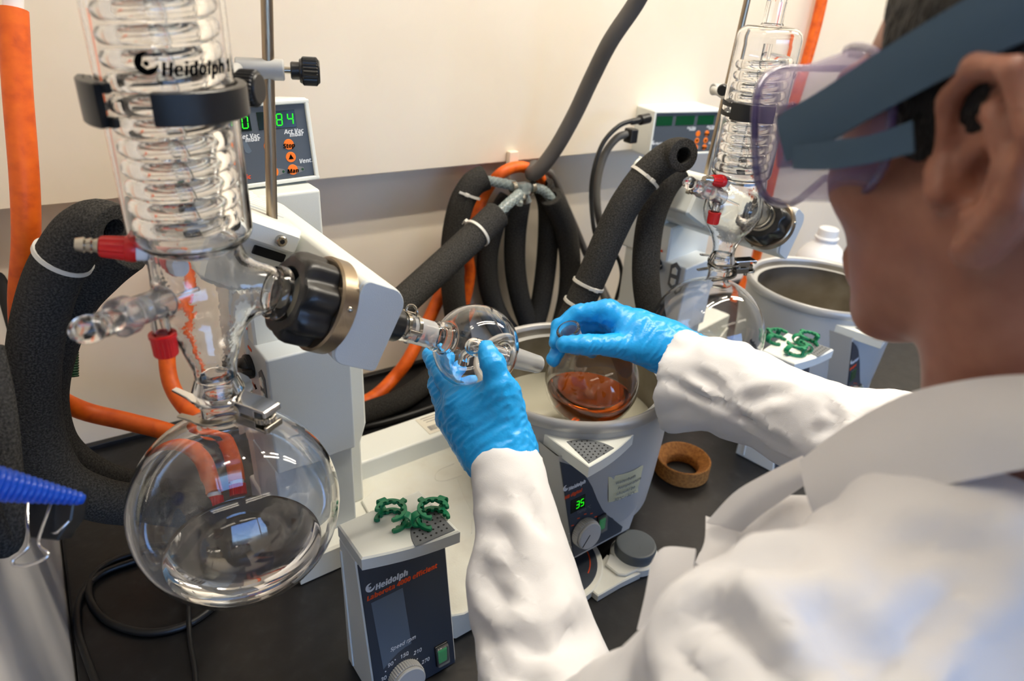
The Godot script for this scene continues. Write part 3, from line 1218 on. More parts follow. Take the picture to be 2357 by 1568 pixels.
# liquid that fills a ball up to a level, as a closed body
func liquid_shape(R: float, level: float) -> MB:
	var b := mb(50)
	var p := PackedVector2Array()
	var a := asin(level / R)
	p.append_array(arc_profile(Vector2.ZERO, R, -PI / 2, a, 32))
	var rim := cos(a) * R
	p.append_array(vec2s([rim - 0.0008, level - 0.0004, rim - 0.003, level - 0.0010, rim * 0.5, level - 0.0012, 0.0, level - 0.0012]))
	p[0].x = 0.0
	b.lathe(p, 72)
	return b

func make_receiver(label: String, xf: Transform3D, R: float, level: float, print_at: float) -> Node3D:
	var t := thing("receiving_flask", label, "flask", xf)
	put(flask_shell(R, 0.0152, R + 0.026, 0.0024, 0.0035), "glass_bulb", M.glass, t)
	if level < 0:
		put(liquid_shape(R - 0.0027, level), "clear_liquid", M.water, t)
	if print_at > -90:
		# print low on the bulb, bent to the latitude it stands at
		var lat := -0.24
		var o := letters("Heidolph", 0.0075, M.print_black, Transform3D(Basis(Vector3.UP, print_at), Vector3(0, R * sin(lat), 0)), "lettering", t, true, 0.2, 0.0004, false, 0.9, R * cos(lat) + 0.0004)
		var e := emblem(0.006, M.print_black, Transform3D(), t)
		var q := Basis(Vector3.UP, print_at - 0.10)
		e.transform = Transform3D(q, q * Vector3(0, R * sin(lat) + 0.003, R * cos(lat) + 0.0006))
	return t

func make_condenser(label: String, xf: Transform3D, top: float, u_neck: float, first: bool) -> Node3D:
	# y counts from the bench; the axis is x = z = 0; the drive axis meets it at y = 0.517
	var t := thing("condenser", label, "condenser", xf)
	var r := 0.0392
	var b := mb(60)
	var p := PackedVector2Array()
	p.append_array(vec2s([0.0, 0.533, 0.012, 0.5325, 0.024, 0.5335, 0.031, 0.5375]))
	p.append_array(arc_profile(Vector2(r - 0.010, 0.549), 0.010, -PI / 4, 0, 5))
	p.append_array(vec2s([r, lerpf(0.55, top, 0.3), r, lerpf(0.55, top, 0.6), r, top - 0.02]))
	p.append_array(arc_profile(Vector2(r - 0.014, top - 0.014), 0.014, 0, PI / 2, 6))
	p.append_array(vec2s([0.014, top + 0.001, 0.012, top + 0.004, 0.012, top + 0.03, 0.0, top + 0.03]))
	var inner := PackedVector2Array()
	var w := 0.0022
	inner.append_array(vec2s([0.0, top + 0.027, 0.0098, top + 0.027, 0.0098, top + 0.003, 0.014, top - w, r - 0.014, top - w]))
	inner.append_array(arc_profile(Vector2(r - 0.014, top - 0.014), 0.014 - w, PI / 2, 0, 6).slice(1))
	inner.append_array(vec2s([r - w, top - 0.02, r - w, lerpf(0.55, top, 0.6), r - w, lerpf(0.55, top, 0.3)]))
	inner.append_array(arc_profile(Vector2(r - 0.010, 0.549), 0.010 - w, 0, -PI / 4, 5))
	inner.append_array(vec2s([0.030, 0.5397, 0.024, 0.5362, 0.012, 0.5350, 0.0, 0.5352]))
	b.lathe(p, 72)
	b.lathe(inner, 72)
	put(b, "jacket", M.glass, t)
	# cooling coil
	b = mb(70)
	var coil := PackedVector3Array()
	var pitch := 0.0128
	var turns := (top - 0.035 - 0.548) / pitch
	var n := int(turns * 36)
	for i in n + 1:
		var a := TAU * i / 36.0
		coil.append(Vector3(cos(a) * 0.0292, 0.5475 + pitch * i / 36.0, -sin(a) * 0.0292))
	b.tube(coil, 0.0056, 12)
	put(b, "cooling_coil", M.coil_glass, t)
	b = mb(70)
	b.tube(PackedVector3Array([Vector3(0.0, 0.548, 0), Vector3(0, 0.7, 0), Vector3(0, top - 0.02, 0)]), 0.0055, 14)
	put(b, "return_tube", M.coil_glass, t)
	# spray-trap body with its two arms: outer and inner skins
	var nut_at := Vector3(0, 0.517, 0) + U * (u_neck)
	var tip := Vector3(-0.042, 0.512, 0.034) if first else Vector3(-0.052, 0.524, -0.006)
	var body := 0.0310 if first else 0.0372
	b = mb(75)
	for skin in 2:
		var s := Body.new()
		var d := 0.0022 * skin
		s.bone(Vector3(0, 0.531, 0), Vector3(0, 0.492, 0), body - d, body - d, 0.012)
		s.bone(Vector3(0, 0.492, 0), Vector3(0, 0.462, 0), body - 0.001 - d, 0.0185 - d, 0.012)
		s.bone(Vector3(0, 0.462, 0), Vector3(0, 0.424, 0), 0.0165 - d, 0.0150 - d, 0.012)
		s.bone(Vector3(0, 0.515, 0), nut_at - U * 0.012, 0.0195 - d, 0.0192 - d, 0.014)
		s.bone(Vector3(-0.012, 0.507, 0.010), tip, 0.0105 - d, 0.0088 - d, 0.016)
		var part := mb(75)
		s.net(part, 0.0022)
		var st := b.v.size()
		b.v.append_array(part.v)
		for i in range(0, part.f.size(), 3):
			if skin == 0:
				b.f.append_array(PackedInt32Array([part.f[i] + st, part.f[i + 1] + st, part.f[i + 2] + st]))
			else:
				b.f.append_array(PackedInt32Array([part.f[i] + st, part.f[i + 2] + st, part.f[i + 1] + st]))
	put(b, "distributor", M.glass, t)
	# ring flange inside the nut, ball socket below
	b = mb(50)
	var side := along(nut_at, U)
	b.lathe(vec2s([0.0194, -0.004, 0.0212, -0.001, 0.0212, 0.003, 0.0200, 0.005, 0.0180, 0.005, 0.0180, -0.004, 0.0194, -0.004]), 48, side)
	put(b, "ground_flange", M.glass, t)
	b = mb(50)
	b.lathe(vec2s([0.0150, 0.432, 0.0172, 0.426, 0.0192, 0.421, 0.0196, 0.418, 0.0186, 0.416, 0.0150, 0.418, 0.0135, 0.426, 0.0135, 0.432, 0.0150, 0.432]).duplicate() , 48)
	put(b, "ball_socket", M.glass, t)
	# stopcock arm: ground sleeve, clear collar, looped handle, red-capped side port
	var out := (tip - Vector3(-0.012, 0.507, 0.010)).normalized()
	var arm := along(tip, out)
	b = mb(60)
	b.lathe(vec2s([0.0072, -0.018, 0.0094, -0.018, 0.0094, 0.012, 0.0122, 0.014, 0.0122, 0.022, 0.0105, 0.024, 0.0072, 0.024, 0.0072, -0.018]), 36, arm)
	put(b, "stopcock_sleeve", M.frost, t)
	b = mb(60)
	b.lathe(vec2s([0.0, 0.0, 0.0066, 0.0, 0.0062, 0.024, 0.0080, 0.026, 0.0080, 0.034, 0.0060, 0.037, 0.0, 0.037]), 30, arm)
	b.ball(arm * Vector3(0, 0.044, 0), Vector3(0.0105, 0.0085, 0.0085), 20)
	b.tube(PackedVector3Array([arm * Vector3(0, -0.004, 0), arm * Vector3(0, -0.022, 0), arm * Vector3(0, -0.050, 0)]), 0.0018, 10)
	put(b, "stopcock_plug", M.coil_glass, t)
	b = mb(60)
	var port := tip - out * 0.010
	b.lathe(vec2s([0.0038, -0.004, 0.0038, -0.024, 0.0058, -0.024, 0.0058, -0.004, 0.0038, -0.004]), 28, Transform3D(Basis(), port))
	put(b, "side_port", M.glass, t)
	b = mb(35)
	b.lathe(vec2s([0.0, -0.0375, 0.0073, -0.0375, 0.0078, -0.0365]), 48, Transform3D(Basis(), port), 0, TAU, 24, 0.02)
	b.lathe(vec2s([0.0078, -0.0365, 0.0080, -0.0240]), 48, Transform3D(Basis(), port), 0, TAU, 24, 0.02)
	b.lathe(vec2s([0.0080, -0.0240, 0.0088, -0.0238, 0.0088, -0.0215, 0.0064, -0.0210, 0.0064, -0.023, 0.0, -0.0232]), 48, Transform3D(Basis(), port))
	put(b, "port_cap", M.cap_red, t, "red screw cap")
	# water inlet and outlet with red screw caps
	for q in [[Vector3(-0.0385, 0.5385, -0.006), Vector3(-0.9, 0.16, -0.25), "inlet_cap"], [Vector3(-0.012, 0.512, -0.034), Vector3(-0.35, -0.05, -0.9), "outlet_cap"]]:
		var c := along(q[0], q[1])
		b = mb(35)
		b.lathe(vec2s([0.0, -0.004, 0.0086, -0.004, 0.0090, -0.002, 0.0086, 0.002, 0.0078, 0.003]), 48, c)
		b.lathe(vec2s([0.0078, 0.003, 0.0068, 0.016, 0.0060, 0.0175, 0.0, 0.0175]), 48, c, 0, TAU, 12, 0.05)
		put(b, q[2], M.cap_red, t)
		b = mb(35)
		b.lathe(vec2s([0.0, -0.012, 0.0072, -0.012, 0.0078, -0.004, 0.0, -0.004]), 30, c)
		put(b, "white_seal", M.bottle_white, t)
		b = mb(35)
		b.lathe(vec2s([0.0030, 0.017, 0.0052, 0.018, 0.0040, 0.021, 0.0052, 0.022, 0.0040, 0.025, 0.0052, 0.026, 0.0040, 0.031, 0.0, 0.031]), 24, c)
		put(b, "hose_barb", M.steel, t)
	if first:
		var at := 0.6545
		letters("Heidolph 1", 0.0075, M.print_black, Transform3D(Basis(Vector3.UP, deg_to_rad(-14.5)), Vector3(0, at, 0)), "lettering", t, true, 0.2, 0.0004, false, 0.88, r + 0.0004)
		var e := emblem(0.0062, M.print_black, Transform3D(), t)
		var q := Basis(Vector3.UP, deg_to_rad(-24.5))
		e.transform = Transform3D(q, q * Vector3(0, at + 0.003, r + 0.0007))
	else:
		var e := emblem(0.006, M.print_black, Transform3D(), t)
		var q := Basis(Vector3.UP, deg_to_rad(8))
		e.transform = Transform3D(q, q * Vector3(0, top - 0.05, r + 0.0007))
	return t

func ring_band(b: MB, r0: float, r1: float, y0: float, y1: float, a0: float, a1: float, n := 24) -> void:
	# angles from +z towards +x
	var poly := PackedVector2Array()
	for i in n + 1:
		var a := lerpf(a0, a1, float(i) / n)
		poly.append(Vector2(sin(a), cos(a)) * r1)
	for i in range(n, -1, -1):
		var a := lerpf(a0, a1, float(i) / n)
		poly.append(Vector2(sin(a), cos(a)) * r0)
	plan_prism(b, poly, y0, y1, minf(0.0008, (r1 - r0) * 0.3))

func knurled(b: MB, xf: Transform3D, r: float, h: float, stem: float) -> void:
	b.prism(lobed(r, 28, 0.07, 168, 1.5), 0, h, 0.0012, xf)
	b.prism(disc(r * 0.85, 30), -0.002, h + 0.0015, 0.001, xf)
	if stem > 0:
		b.prism(disc(r * 0.62, 24), -stem, 0.001, 0.001, xf)

func make_condenser_clamp(label: String, xf: Transform3D, y: float, rod: Vector3, first: bool) -> void:
	var t := thing("condenser_clamp", label, "clamp", xf)
	var b := mb(35)
	if first:
		ring_band(b, 0.0402, 0.0462, y - 0.0095, y + 0.0095, deg_to_rad(-24), deg_to_rad(102), 36)
	else:
		ring_band(b, 0.0402, 0.0462, y - 0.0105, y + 0.0105, deg_to_rad(-100), deg_to_rad(-30), 30)
	put(b, "front_jaw", M.black_plastic, t)
	b = mb(35)
	if first:
		ring_band(b, 0.0440, 0.0490, y - 0.0125, y + 0.0125, deg_to_rad(-112), deg_to_rad(-62))
		ring_band(b, 0.0402, 0.0445, y - 0.0125, y - 0.0065, deg_to_rad(-108), deg_to_rad(-56))
		ring_band(b, 0.0402, 0.0445, y + 0.0065, y + 0.0125, deg_to_rad(-108), deg_to_rad(-58))
		put(b, "hook", M.black_plastic, t)
	b = mb(35)
	ring_band(b, 0.0398, 0.0408, y - 0.009, y - 0.004, deg_to_rad(-100), deg_to_rad(-200), 40)
	ring_band(b, 0.0398, 0.0408, y + 0.003, y + 0.008, deg_to_rad(-100), deg_to_rad(-200), 40)
	ring_band(b, 0.0400, 0.0440, y - 0.0095, y + 0.0095, deg_to_rad(100), deg_to_rad(170), 24)
	put(b, "rear_band", M.black_matt, t)
	# boss on the rod with its knobs
	var ex := Vector3(0.93, -0.02, 0.36).normalized()
	var bf := facing(Vector3(rod.x, y, rod.z), Vector3(0, 1, 0), ex)
	b = mb(35)
	b.prism(disc(0.0085, 28), -0.026, 0.012, 0.001, bf)
	b.tube(PackedVector3Array([Vector3(rod.x, y, rod.z) - ex * 0.024, Vector3(0.055, y, -0.07), Vector3(0.043, y, -0.016)]), 0.005, 14)
	put(b, "boss_head", M.grey_plastic, t)
	b = mb(35)
	b.prism(disc(0.0028, 16), 0.010, 0.022, 0.0004, bf)
	put(b, "screw_shank", M.steel, t)
	b = mb(30)
	knurled(b, bf * Transform3D(Basis(), Vector3(0, 0, 0.026)), 0.0115, 0.013, 0.009)
	put(b, "knob", M.black_plastic, t)
	b = mb(30)
	var kf := facing(Vector3(0.052, y + 0.0, -0.030), Vector3(0, 1, 0), Vector3(0.75, 0, 0.66))
	knurled(b, kf, 0.0125, 0.013, 0.006)
	put(b, "knob", M.black_plastic, t)
	b = mb(30)
	knurled(b, facing(Vector3(0.050, y + 0.011, -0.075), Vector3(0, 1, 0), Vector3(-0.9, 0, 0.3)), 0.008, 0.010, 0.005)
	put(b, "knob", M.black_plastic, t)

# the metal fork clamp that holds a ball joint: axis y, lever along +z
func make_joint_clamp(label: String, xf: Transform3D) -> void:
	var t := thing("joint_clamp", label, "clamp", xf)
	for lv in [[0.0095, "upper_fork"], [-0.0095, "lower_fork"]]:
		var b := mb(35)
		var poly := PackedVector2Array()
		for i in 15:
			var a := deg_to_rad(200.0 - 220.0 * i / 14 )
			poly.append(Vector2(cos(a), sin(a)) * 0.0245)
		poly.append_array(vec2s([0.0225, -0.024, 0.0180, -0.024]))
		for i in 13:
			var a := deg_to_rad(-20.0 + 220.0 * i / 12)
			poly.append(Vector2(cos(a), sin(a)) * 0.0178)
		poly.append_array(vec2s([-0.0180, -0.024, -0.0225, -0.024]))
		var up: float = 1.0 if lv[0] > 0 else -1.0
		plan_prism(b, poly, lv[0] - 0.0012, lv[0] + 0.0012, 0.0004, Transform3D(Basis(Vector3(1, 0, 0), 0.10 * up), Vector3.ZERO))
		b.box(Vector3(0, lv[0] - 0.001 * up, 0.036), Vector3(0.017, 0.0026, 0.034), 0.001)
		b.box(Vector3(0, lv[0] - 0.0005 * up - 0.0022 * up, 0.0525), Vector3(0.017, 0.0055, 0.003), 0.001)
		for s in [-1, 1]:
			b.box(Vector3(0.0078 * s, lv[0] - 0.0042 * up, 0.033), Vector3(0.0014, 0.0075, 0.020), 0.0004)
		put(b, lv[1], M.chrome if up > 0 else M.steel, t)
	var b := mb(35)
	b.prism(disc(0.0026, 20), -0.016, 0.009, 0.0003, Transform3D(Basis(Vector3.RIGHT, -PI / 2), Vector3(0, 0, 0.045)))
	put(b, "screw", M.steel, t)
	b = mb(35)
	b.prism(lobed(0.0082, 24, 0.06, 120, 1.5), -0.0025, 0.0025, 0.0006, Transform3D(Basis(Vector3.RIGHT, -PI / 2), Vector3(0, -0.0015, 0.045)))
	put(b, "thumb_wheel", M.steel, t)
	b = mb(35)
	b.prism(disc(0.0019, 14), -0.0085, 0.0085, 0.0003, Transform3D(Basis(Vector3.UP, PI / 2), Vector3(0, 0, 0.027)))
	put(b, "hinge_pin", M.chrome, t)

# the bulb-shaped splash guard on the drive axis
func make_splash_guard(xf: Transform3D) -> void:
	# y runs along the drive axis, counted like u
	var t := thing("splash_guard", "clear round bulb with frosted joints held by the left gloved hand", "glassware", xf)
	var b := mb(60)
	var R := 0.0425
	var c := -0.059
	var p := PackedVector2Array()
	p.append_array(vec2s([0.0128, -0.1575, 0.0132, -0.150, 0.0126, -0.146, 0.0124, -0.116, 0.0140, -0.112, 0.0148, -0.108, 0.0138, -0.1035]))
	var a0 := -acos(0.0160 / R)
	p.append(Vector2(0.0142, c + R * sin(a0) - 0.0015))
	p.append_array(arc_profile(Vector2(0, c), R, a0, acos(0.0135 / R), 40))
	p.append_array(vec2s([0.0118, -0.0165, 0.0113, -0.012, 0.0094, 0.0335, 0.0090, 0.0345, 0.0080, 0.0345, 0.0076, 0.0335, 0.0094, -0.013]))
	p.append_array(arc_profile(Vector2(0, c), R - 0.0021, acos(0.0115 / R), -acos(0.0140 / R), 40))
	p.append_array(vec2s([0.0120, -0.1035, 0.0128, -0.108, 0.0105, -0.113, 0.0104, -0.150, 0.0104, -0.1575, 0.0128, -0.1575]))
	b.lathe(p, 64)
	put(b, "bulb", M.glass, t)
	b = mb(60)
	b.lathe(vec2s([0.0126, -0.1440, 0.0126, -0.1175]), 48)
	put(b, "ground_socket", M.ground_joint, t)
	b = mb(60)
	b.lathe(vec2s([0.0116, -0.0120, 0.0097, 0.0335]), 48)
	put(b, "ground_cone", M.ground_joint, t)
	b = mb(60)
	b.lathe(vec2s([0.0090, -0.016, 0.0092, -0.060, 0.0080, -0.066, 0.0050, -0.069, 0.0, -0.070]).duplicate(), 36)
	b.lathe(vec2s([0.0, -0.068, 0.0048, -0.067, 0.0064, -0.064, 0.0074, -0.059, 0.0073, -0.016]), 36)
	b.tube(PackedVector3Array([Vector3(0.002, -0.060, 0.004), Vector3(0.006, -0.062, 0.014), Vector3(0.008, -0.058, 0.021)]), 0.0058, 16, false)
	put(b, "inner_tube", M.glass, t)
	var up := Basis(Vector3.RIGHT, PI / 2)
	var lt := letters("GLASS", 0.0048, M.print_green, Transform3D(), "lettering", t, true, 0.1, 0.0003, true, 1.0, R + 0.0006)
	var turn := Basis(Vector3(1, 0, 0), Vector3(0, 1, 0), Vector3(0, 0, 1))
	lt.transform = Transform3D(Basis(Vector3.UP, 0.10) * Basis(Vector3.FORWARD, PI / 2 + 0.05), Vector3(0, c, 0))
	var l2 := letters("0 ML", 0.0048, M.print_black, Transform3D(), "lettering", t, true, 0.0, 0.0003, true, 1.0, R + 0.0006)
	l2.transform = Transform3D(Basis(Vector3.UP, -0.12) * Basis(Vector3.FORWARD, PI / 2 + 0.05), Vector3(0, c, 0))
	# steel spring clip over the joint
	var k := thing("joint_clip", "bent steel spring clip round the frosted joint of the glass bulb", "clip", xf)
	b = mb(35)
	for y in [-0.1505, -0.1385]:
		ring_band(b, 0.0135, 0.0143, y - 0.0017, y + 0.0017, 0, deg_to_rad(300), 36)
	put(b, "band", M.steel, k).set_meta("kind", "stuff")
	b = mb(35)
	for s in [0.6, 2.7, 4.6]:
		b.box(Vector3(0.0139 * sin(s), -0.1445, 0.0139 * cos(s)), Vector3(0.0034, 0.014, 0.0034), 0.0008)
	b.tube(spline(PackedVector3Array([Vector3(0.004, -0.150, -0.0135), Vector3(0.004, -0.150, -0.019), Vector3(0.001, -0.147, -0.021), Vector3(-0.003, -0.144, -0.018), Vector3(-0.003, -0.142, -0.0135)]), 6), 0.0011, 8)
	put(b, "bridge", M.steel, k).set_meta("kind", "stuff")

func make_brown_flask() -> void:
	var c := P(1362, 876, 0.90)
	var mouth := P(1307, 757, 0.838)
	var ax := (mouth - c).normalized()
	var R := 0.0620
	var t := thing("round_flask", "round flask of brown liquid held in the water bath by the right hand", "flask", Transform3D(along(c, ax).basis, c))
	var top := c.distance_to(mouth)
	put(flask_shell(R, 0.0132, top, 0.0021, 0.0022), "glass_bulb", M.glass, t)
	var b := mb(60)
	b.lathe(vec2s([0.0134, R + 0.006, 0.0134, top - 0.006]), 40)
	put(b, "ground_neck", M.ground_joint, t)
	var lq := put(liquid_shape(R - 0.0024, -0.016), "brown_liquid", M.brown_liquor, t)
	lq.transform = Transform3D(t.transform.basis.inverse() * Basis(Vector3(0.3, 0, 1).normalized(), -0.10), Vector3.ZERO)
	# wet film of liquid on the right-hand wall
	b = mb(60)
	b.lathe(arc_profile(Vector2.ZERO, R - 0.0027, -0.35, 1.05, 24), 40, Transform3D(), deg_to_rad(-75), deg_to_rad(95))
	var fm := put(b, "wet_film", M.brown_film, t)
	fm.transform = Transform3D(t.transform.basis.inverse(), Vector3.ZERO)

# ---------------------------------------------------------------- heating bath (origin on the bench below its axis, panel towards +z)
func make_bath(label: String, at: Vector3, yaw: float, lift: float, first: bool) -> Node3D:
	var t := thing("heating_bath", label, "heating bath", Transform3D(Basis(Vector3.UP, yaw), at + Vector3(0, lift, 0)))
	var b := mb(45)
	b.lathe(vec2s([0.0, 0.036, 0.112, 0.036, 0.124, 0.040, 0.1300, 0.050, 0.1335, 0.090, 0.1368, 0.150, 0.1385, 0.2185, 0.1375, 0.2230, 0.120, 0.2235]), 96)
	put(b, "shell", M.grey_plastic, t)
	# steel pot with rolled rim
	b = mb(45)
	b.lathe(vec2s([0.1312, 0.2325, 0.1290, 0.2185, 0.1260, 0.1400, 0.1230, 0.1050, 0.110, 0.0920, 0.06, 0.0880, 0.0, 0.0880]), 96)
	put(b, "pot", M.pot_steel, t)
	b = mb(45)
	b.lathe(vec2s([0.1300, 0.2225, 0.1395, 0.2235, 0.1415, 0.2260, 0.1420, 0.2325, 0.1410, 0.2370, 0.1385, 0.2393, 0.1350, 0.2390, 0.1325, 0.2370, 0.1312, 0.2325, 0.1300, 0.2235]), 96)
	put(b, "rim", M.rim_metal, t)
	if first:
		b = mb()
		b.lathe(vec2s([0.1262, 0.1555, 0.06, 0.1555, 0.0, 0.1555]), 72)
		put(b, "bath_water", M.bath_water, t)
		b = mb()
		var rng := RandomNumberGenerator.new()
		rng.seed = 9
		for q in [[-0.06, -0.06, 0.007], [-0.075, -0.03, 0.012], [-0.095, -0.01, 0.015]]:
			var poly := PackedVector2Array()
			for i in 18:
				poly.append(Vector2(q[0], q[1]) + Vector2(cos(TAU * i / 18), sin(TAU * i / 18)) * q[2] * rng.randf_range(0.55, 1.0))
			plan_prism(b, poly, 0.1553, 0.1559, 0.0002)
		put(b, "scale_deposit", M.residue, t).set_meta("kind", "stuff")
	# prow that carries the panel, tilted face
	var n := Vector3(0, 0.1281, 0.9918)
	var p0 := Vector3(-0.1173, 0.196, 0.1127)
	b = mb(30)
	var rows := []
	for spec in [[0.037, 0.1330, -0.0905], [0.110, 0.1236, -0.1030], [0.202, 0.1117, -0.1185]]:
		var zf: float = spec[1]
		var xl: float = spec[2]
		var line := PackedVector3Array()
		var rr := 0.1305
		var xr := sqrt(maxf(rr * rr - zf * zf, 0.0001)) + 0.004
		var pts := [Vector2(xl, sqrt(rr * rr - xl * xl) - 0.001), Vector2(xl, zf - 0.004), Vector2(xl + 0.0012, zf - 0.0012), Vector2(xl + 0.004, zf), Vector2(xr, zf)]
		var a0 := atan2(xr, minf(zf, rr))
		var a1 := asin(xl / rr)
		for k in 9:
			var a := lerpf(a0, a1, k / 9.0)
			pts.append(Vector2(sin(a), cos(a)) * rr)
		for q in pts:
			line.append(Vector3(q.x, spec[0], q.y))
		line.reverse()
		rows.append(line)
	b.rows(rows, true)
	var base_poly := PackedVector2Array()
	for q in rows[0]:
		base_poly.append(Vector2(q.x, q.z))
	plan_prism(b, base_poly, 0.0362, 0.0372, 0.0002)
	put(b, "panel_prow", M.grey_plastic, t)
	b = mb(30)
	var lip := vec2s([-0.1145, 0.0715, -0.1110, 0.1570])
	for i in range(1, 13):
		var s := i / 12.0
		lip.append(Vector2(lerpf(-0.111, -0.018, s), lerpf(0.1570, 0.1385, s) + 0.0035 * sin(PI * s)))
	for i in 13:
		var a := lerpf(-0.21, -0.93, i / 12.0)
		lip.append(Vector2(sin(a), cos(a)) * 0.1335)
	plan_prism(b, lip, 0.1975, 0.2145, 0.0010)
	put(b, "corner_shelf", M.white_plastic, t)
	b = mb()
	var tip := Vector2(-0.1075, 0.1525)
	var sec := PackedVector2Array([tip])
	for i in 17:
		var a := deg_to_rad(-83.0) + deg_to_rad(76.0) * i / 16
		sec.append(tip + Vector2(cos(a), sin(a)) * 0.0475)
	plan_prism(b, sec, 0.2143, 0.2153, 0.0004)
	var pad := put(b, "rubber_pad", M.pad_grey, t)
	b = mb()
	var dots := []
	for i in 8:
		for j in 8:
			var q := Vector2(0.004 + i * 0.0060, -0.004 - j * 0.0060 - (0.003 if i % 2 else 0.0))
			if q.length() < 0.0455 and q.x > -q.y * 0.13 and -q.y > q.x * 0.13:
				dots.append(tip + q)
	holes(b, dots, 0.00115, 0.2154)
	put(b, "pad_dimple", M.dark_hole, pad).set_meta("kind", "stuff")
	var pl := facing(p0, Vector3.RIGHT, n)
	b = mb(30)
	b.prism(vec2s([0.001, -0.001, 0.024, -0.016, 0.0369, -0.0289, 0.0480, -0.0455, 0.0583, -0.0637, 0.0710, -0.0868, 0.0837, -0.1089, 0.0990, -0.1310, 0.1164, -0.1503, 0.1140, -0.1573, 0.0265, -0.1573]), -0.001, 0.0011, 0.0003, pl)
	var panel := put(b, "control_panel", M.panel_blue, t)
	var on := func(x: float, d: float, lift_: float) -> Transform3D:
		return pl * Transform3D(Basis(), Vector3(x, -d, lift_))
	emblem(0.0042, M.print_white, on.call(0.0102, 0.0425, 0.0011), panel)
	letters("Heidolph", 0.0050, M.print_white, on.call(0.0150, 0.0458, 0.0012), "lettering", panel, true, 0.22, 0.0004, false, 0.95)
	letters("HB digital", 0.0042, M.print_orange, on.call(0.0085, 0.0565, 0.0012), "lettering", panel, true, 0.18, 0.0004, false, 0.98)
	b = mb(30)
	b.prism(rect(0.0187, -0.0850, 0.0437, -0.0650), 0.0008, 0.0018, 0.0004, pl)
	put(b, "display", M.display_dark if first else M.display_off, panel)
	if first:
		figure("3", 0.0098, M.led_green, on.call(0.0275, 0.0802, 0.0019), panel)
		figure("5", 0.0098, M.led_green, on.call(0.0352, 0.0802, 0.0019), panel)
		letters("Temp °C", 0.0020, M.print_grey, on.call(0.030, 0.0885, 0.0012), "lettering", panel)
	for i in 9:
		var a := deg_to_rad(-128.0 + 27.0 * i)
		var c := Vector2(0.0415, -0.1220) + Vector2(sin(a), cos(a)) * 0.0255
		b = mb(30)
		b.prism(rect(-0.0022, -0.0007, 0.0022, 0.0007) if i > 2 else disc(0.0008, 10), 0.0008, 0.0014, 0.0001, pl * Transform3D(Basis(Vector3.BACK, -0.2), Vector3(c.x, c.y, 0)))
		put(b, "scale_mark", M.print_orange if i > 2 else M.print_white, panel)
	b = knob_shape(0.0205, 0.015)
	var kn := put(b, "temperature_knob", M.grey_plastic, t)
	kn.transform = on.call(0.0415, 0.1220, 0.0011)
	b = mb(30)
	b.box(Vector3(-0.003, -0.008, 0.0151), Vector3(0.0011, 0.019, 0.0006), 0.0002, Transform3D(Basis(Vector3.BACK, -0.75), Vector3.ZERO))
	put(b, "pointer", M.print_black, kn)
	make_switch(t, on.call(0.0735, 0.1235, 0.0011), 0.0125, 0.0265)
	# turntable and swivel arm
	if first:
		b = mb(35)
		b.lathe(vec2s([0.0, 0.014, 0.075, 0.014, 0.077, 0.0125, 0.077, 0.003, 0.0, 0.003]), 64, Transform3D(Basis(), Vector3(-0.105, 0, 0.098)))
		put(b, "turntable", M.old_plastic, t)
		b = mb(35)
		b.lathe(vec2s([0.0, 0.0152, 0.068, 0.0152, 0.069, 0.0145]), 64, Transform3D(Basis(), Vector3(-0.105, 0, 0.098)))
		var dsk := put(b, "turntable_scale", M.panel_blue, t)
		b = mb()
		ring_band(b, 0.058, 0.0595, 0.0150, 0.0158, deg_to_rad(30), deg_to_rad(80))
		var rb := put(b, "scale_line", M.print_orange, dsk)
		rb.position = Vector3(-0.105, 0, 0.098)
		b = mb(35)
		b.lathe(vec2s([0.0, 0.004, 0.100, 0.004, 0.100, 0.037, 0.0, 0.037]), 64)
		put(b, "foot", M.black_matt, t)
	return t

func make_bath_extras() -> void:
	# note on the pot
	var bt := Transform3D(Basis(Vector3.UP, deg_to_rad(3)), Vector3(0.5525, BENCH, -0.6275))
	var t := thing("paper_note", "small yellowed handwritten note taped to the front of the water bath", "note", bt)
	var b := mb(60)
	var rows := []
	for i in 9:
		var line := PackedVector3Array()
		var y := lerpf(0.106, 0.151, i / 8.0)
		for j in 11:
			var a := lerpf(deg_to_rad(lerpf(-15.5, -18.5, i / 8.0)), deg_to_rad(lerpf(5.5, 7.0, i / 8.0)), j / 10.0)
			var rr := 0.1350 + 0.0017 * (i / 8.0) + 0.0006 + 0.0006 * sin(j * 0.7 + i * 0.5)
			if i == 0 and j > 7: rr += 0.002 * (j - 7) / 3.0
			line.append(Vector3(sin(a) * rr, y, cos(a) * rr))
		rows.append(line)
	b.rows(rows)
	put(b, "sheet", M.note_paper, t)
	var k := 0
	for s in ["waterbath", "temperature", "should be", "30°C - 32°C"]:
		letters(s, 0.0036, M.print_grey, Transform3D(Basis(Vector3.UP, deg_to_rad([-13.5, -11.5, -12.0, -13.0][k])) * Basis(Vector3.BACK, 0.02), Vector3(0, 0.1395 - 0.0098 * k, 0)), "handwriting", t, false, 0.25, 0.0002, false, 1.15, 0.1384)
		k += 1

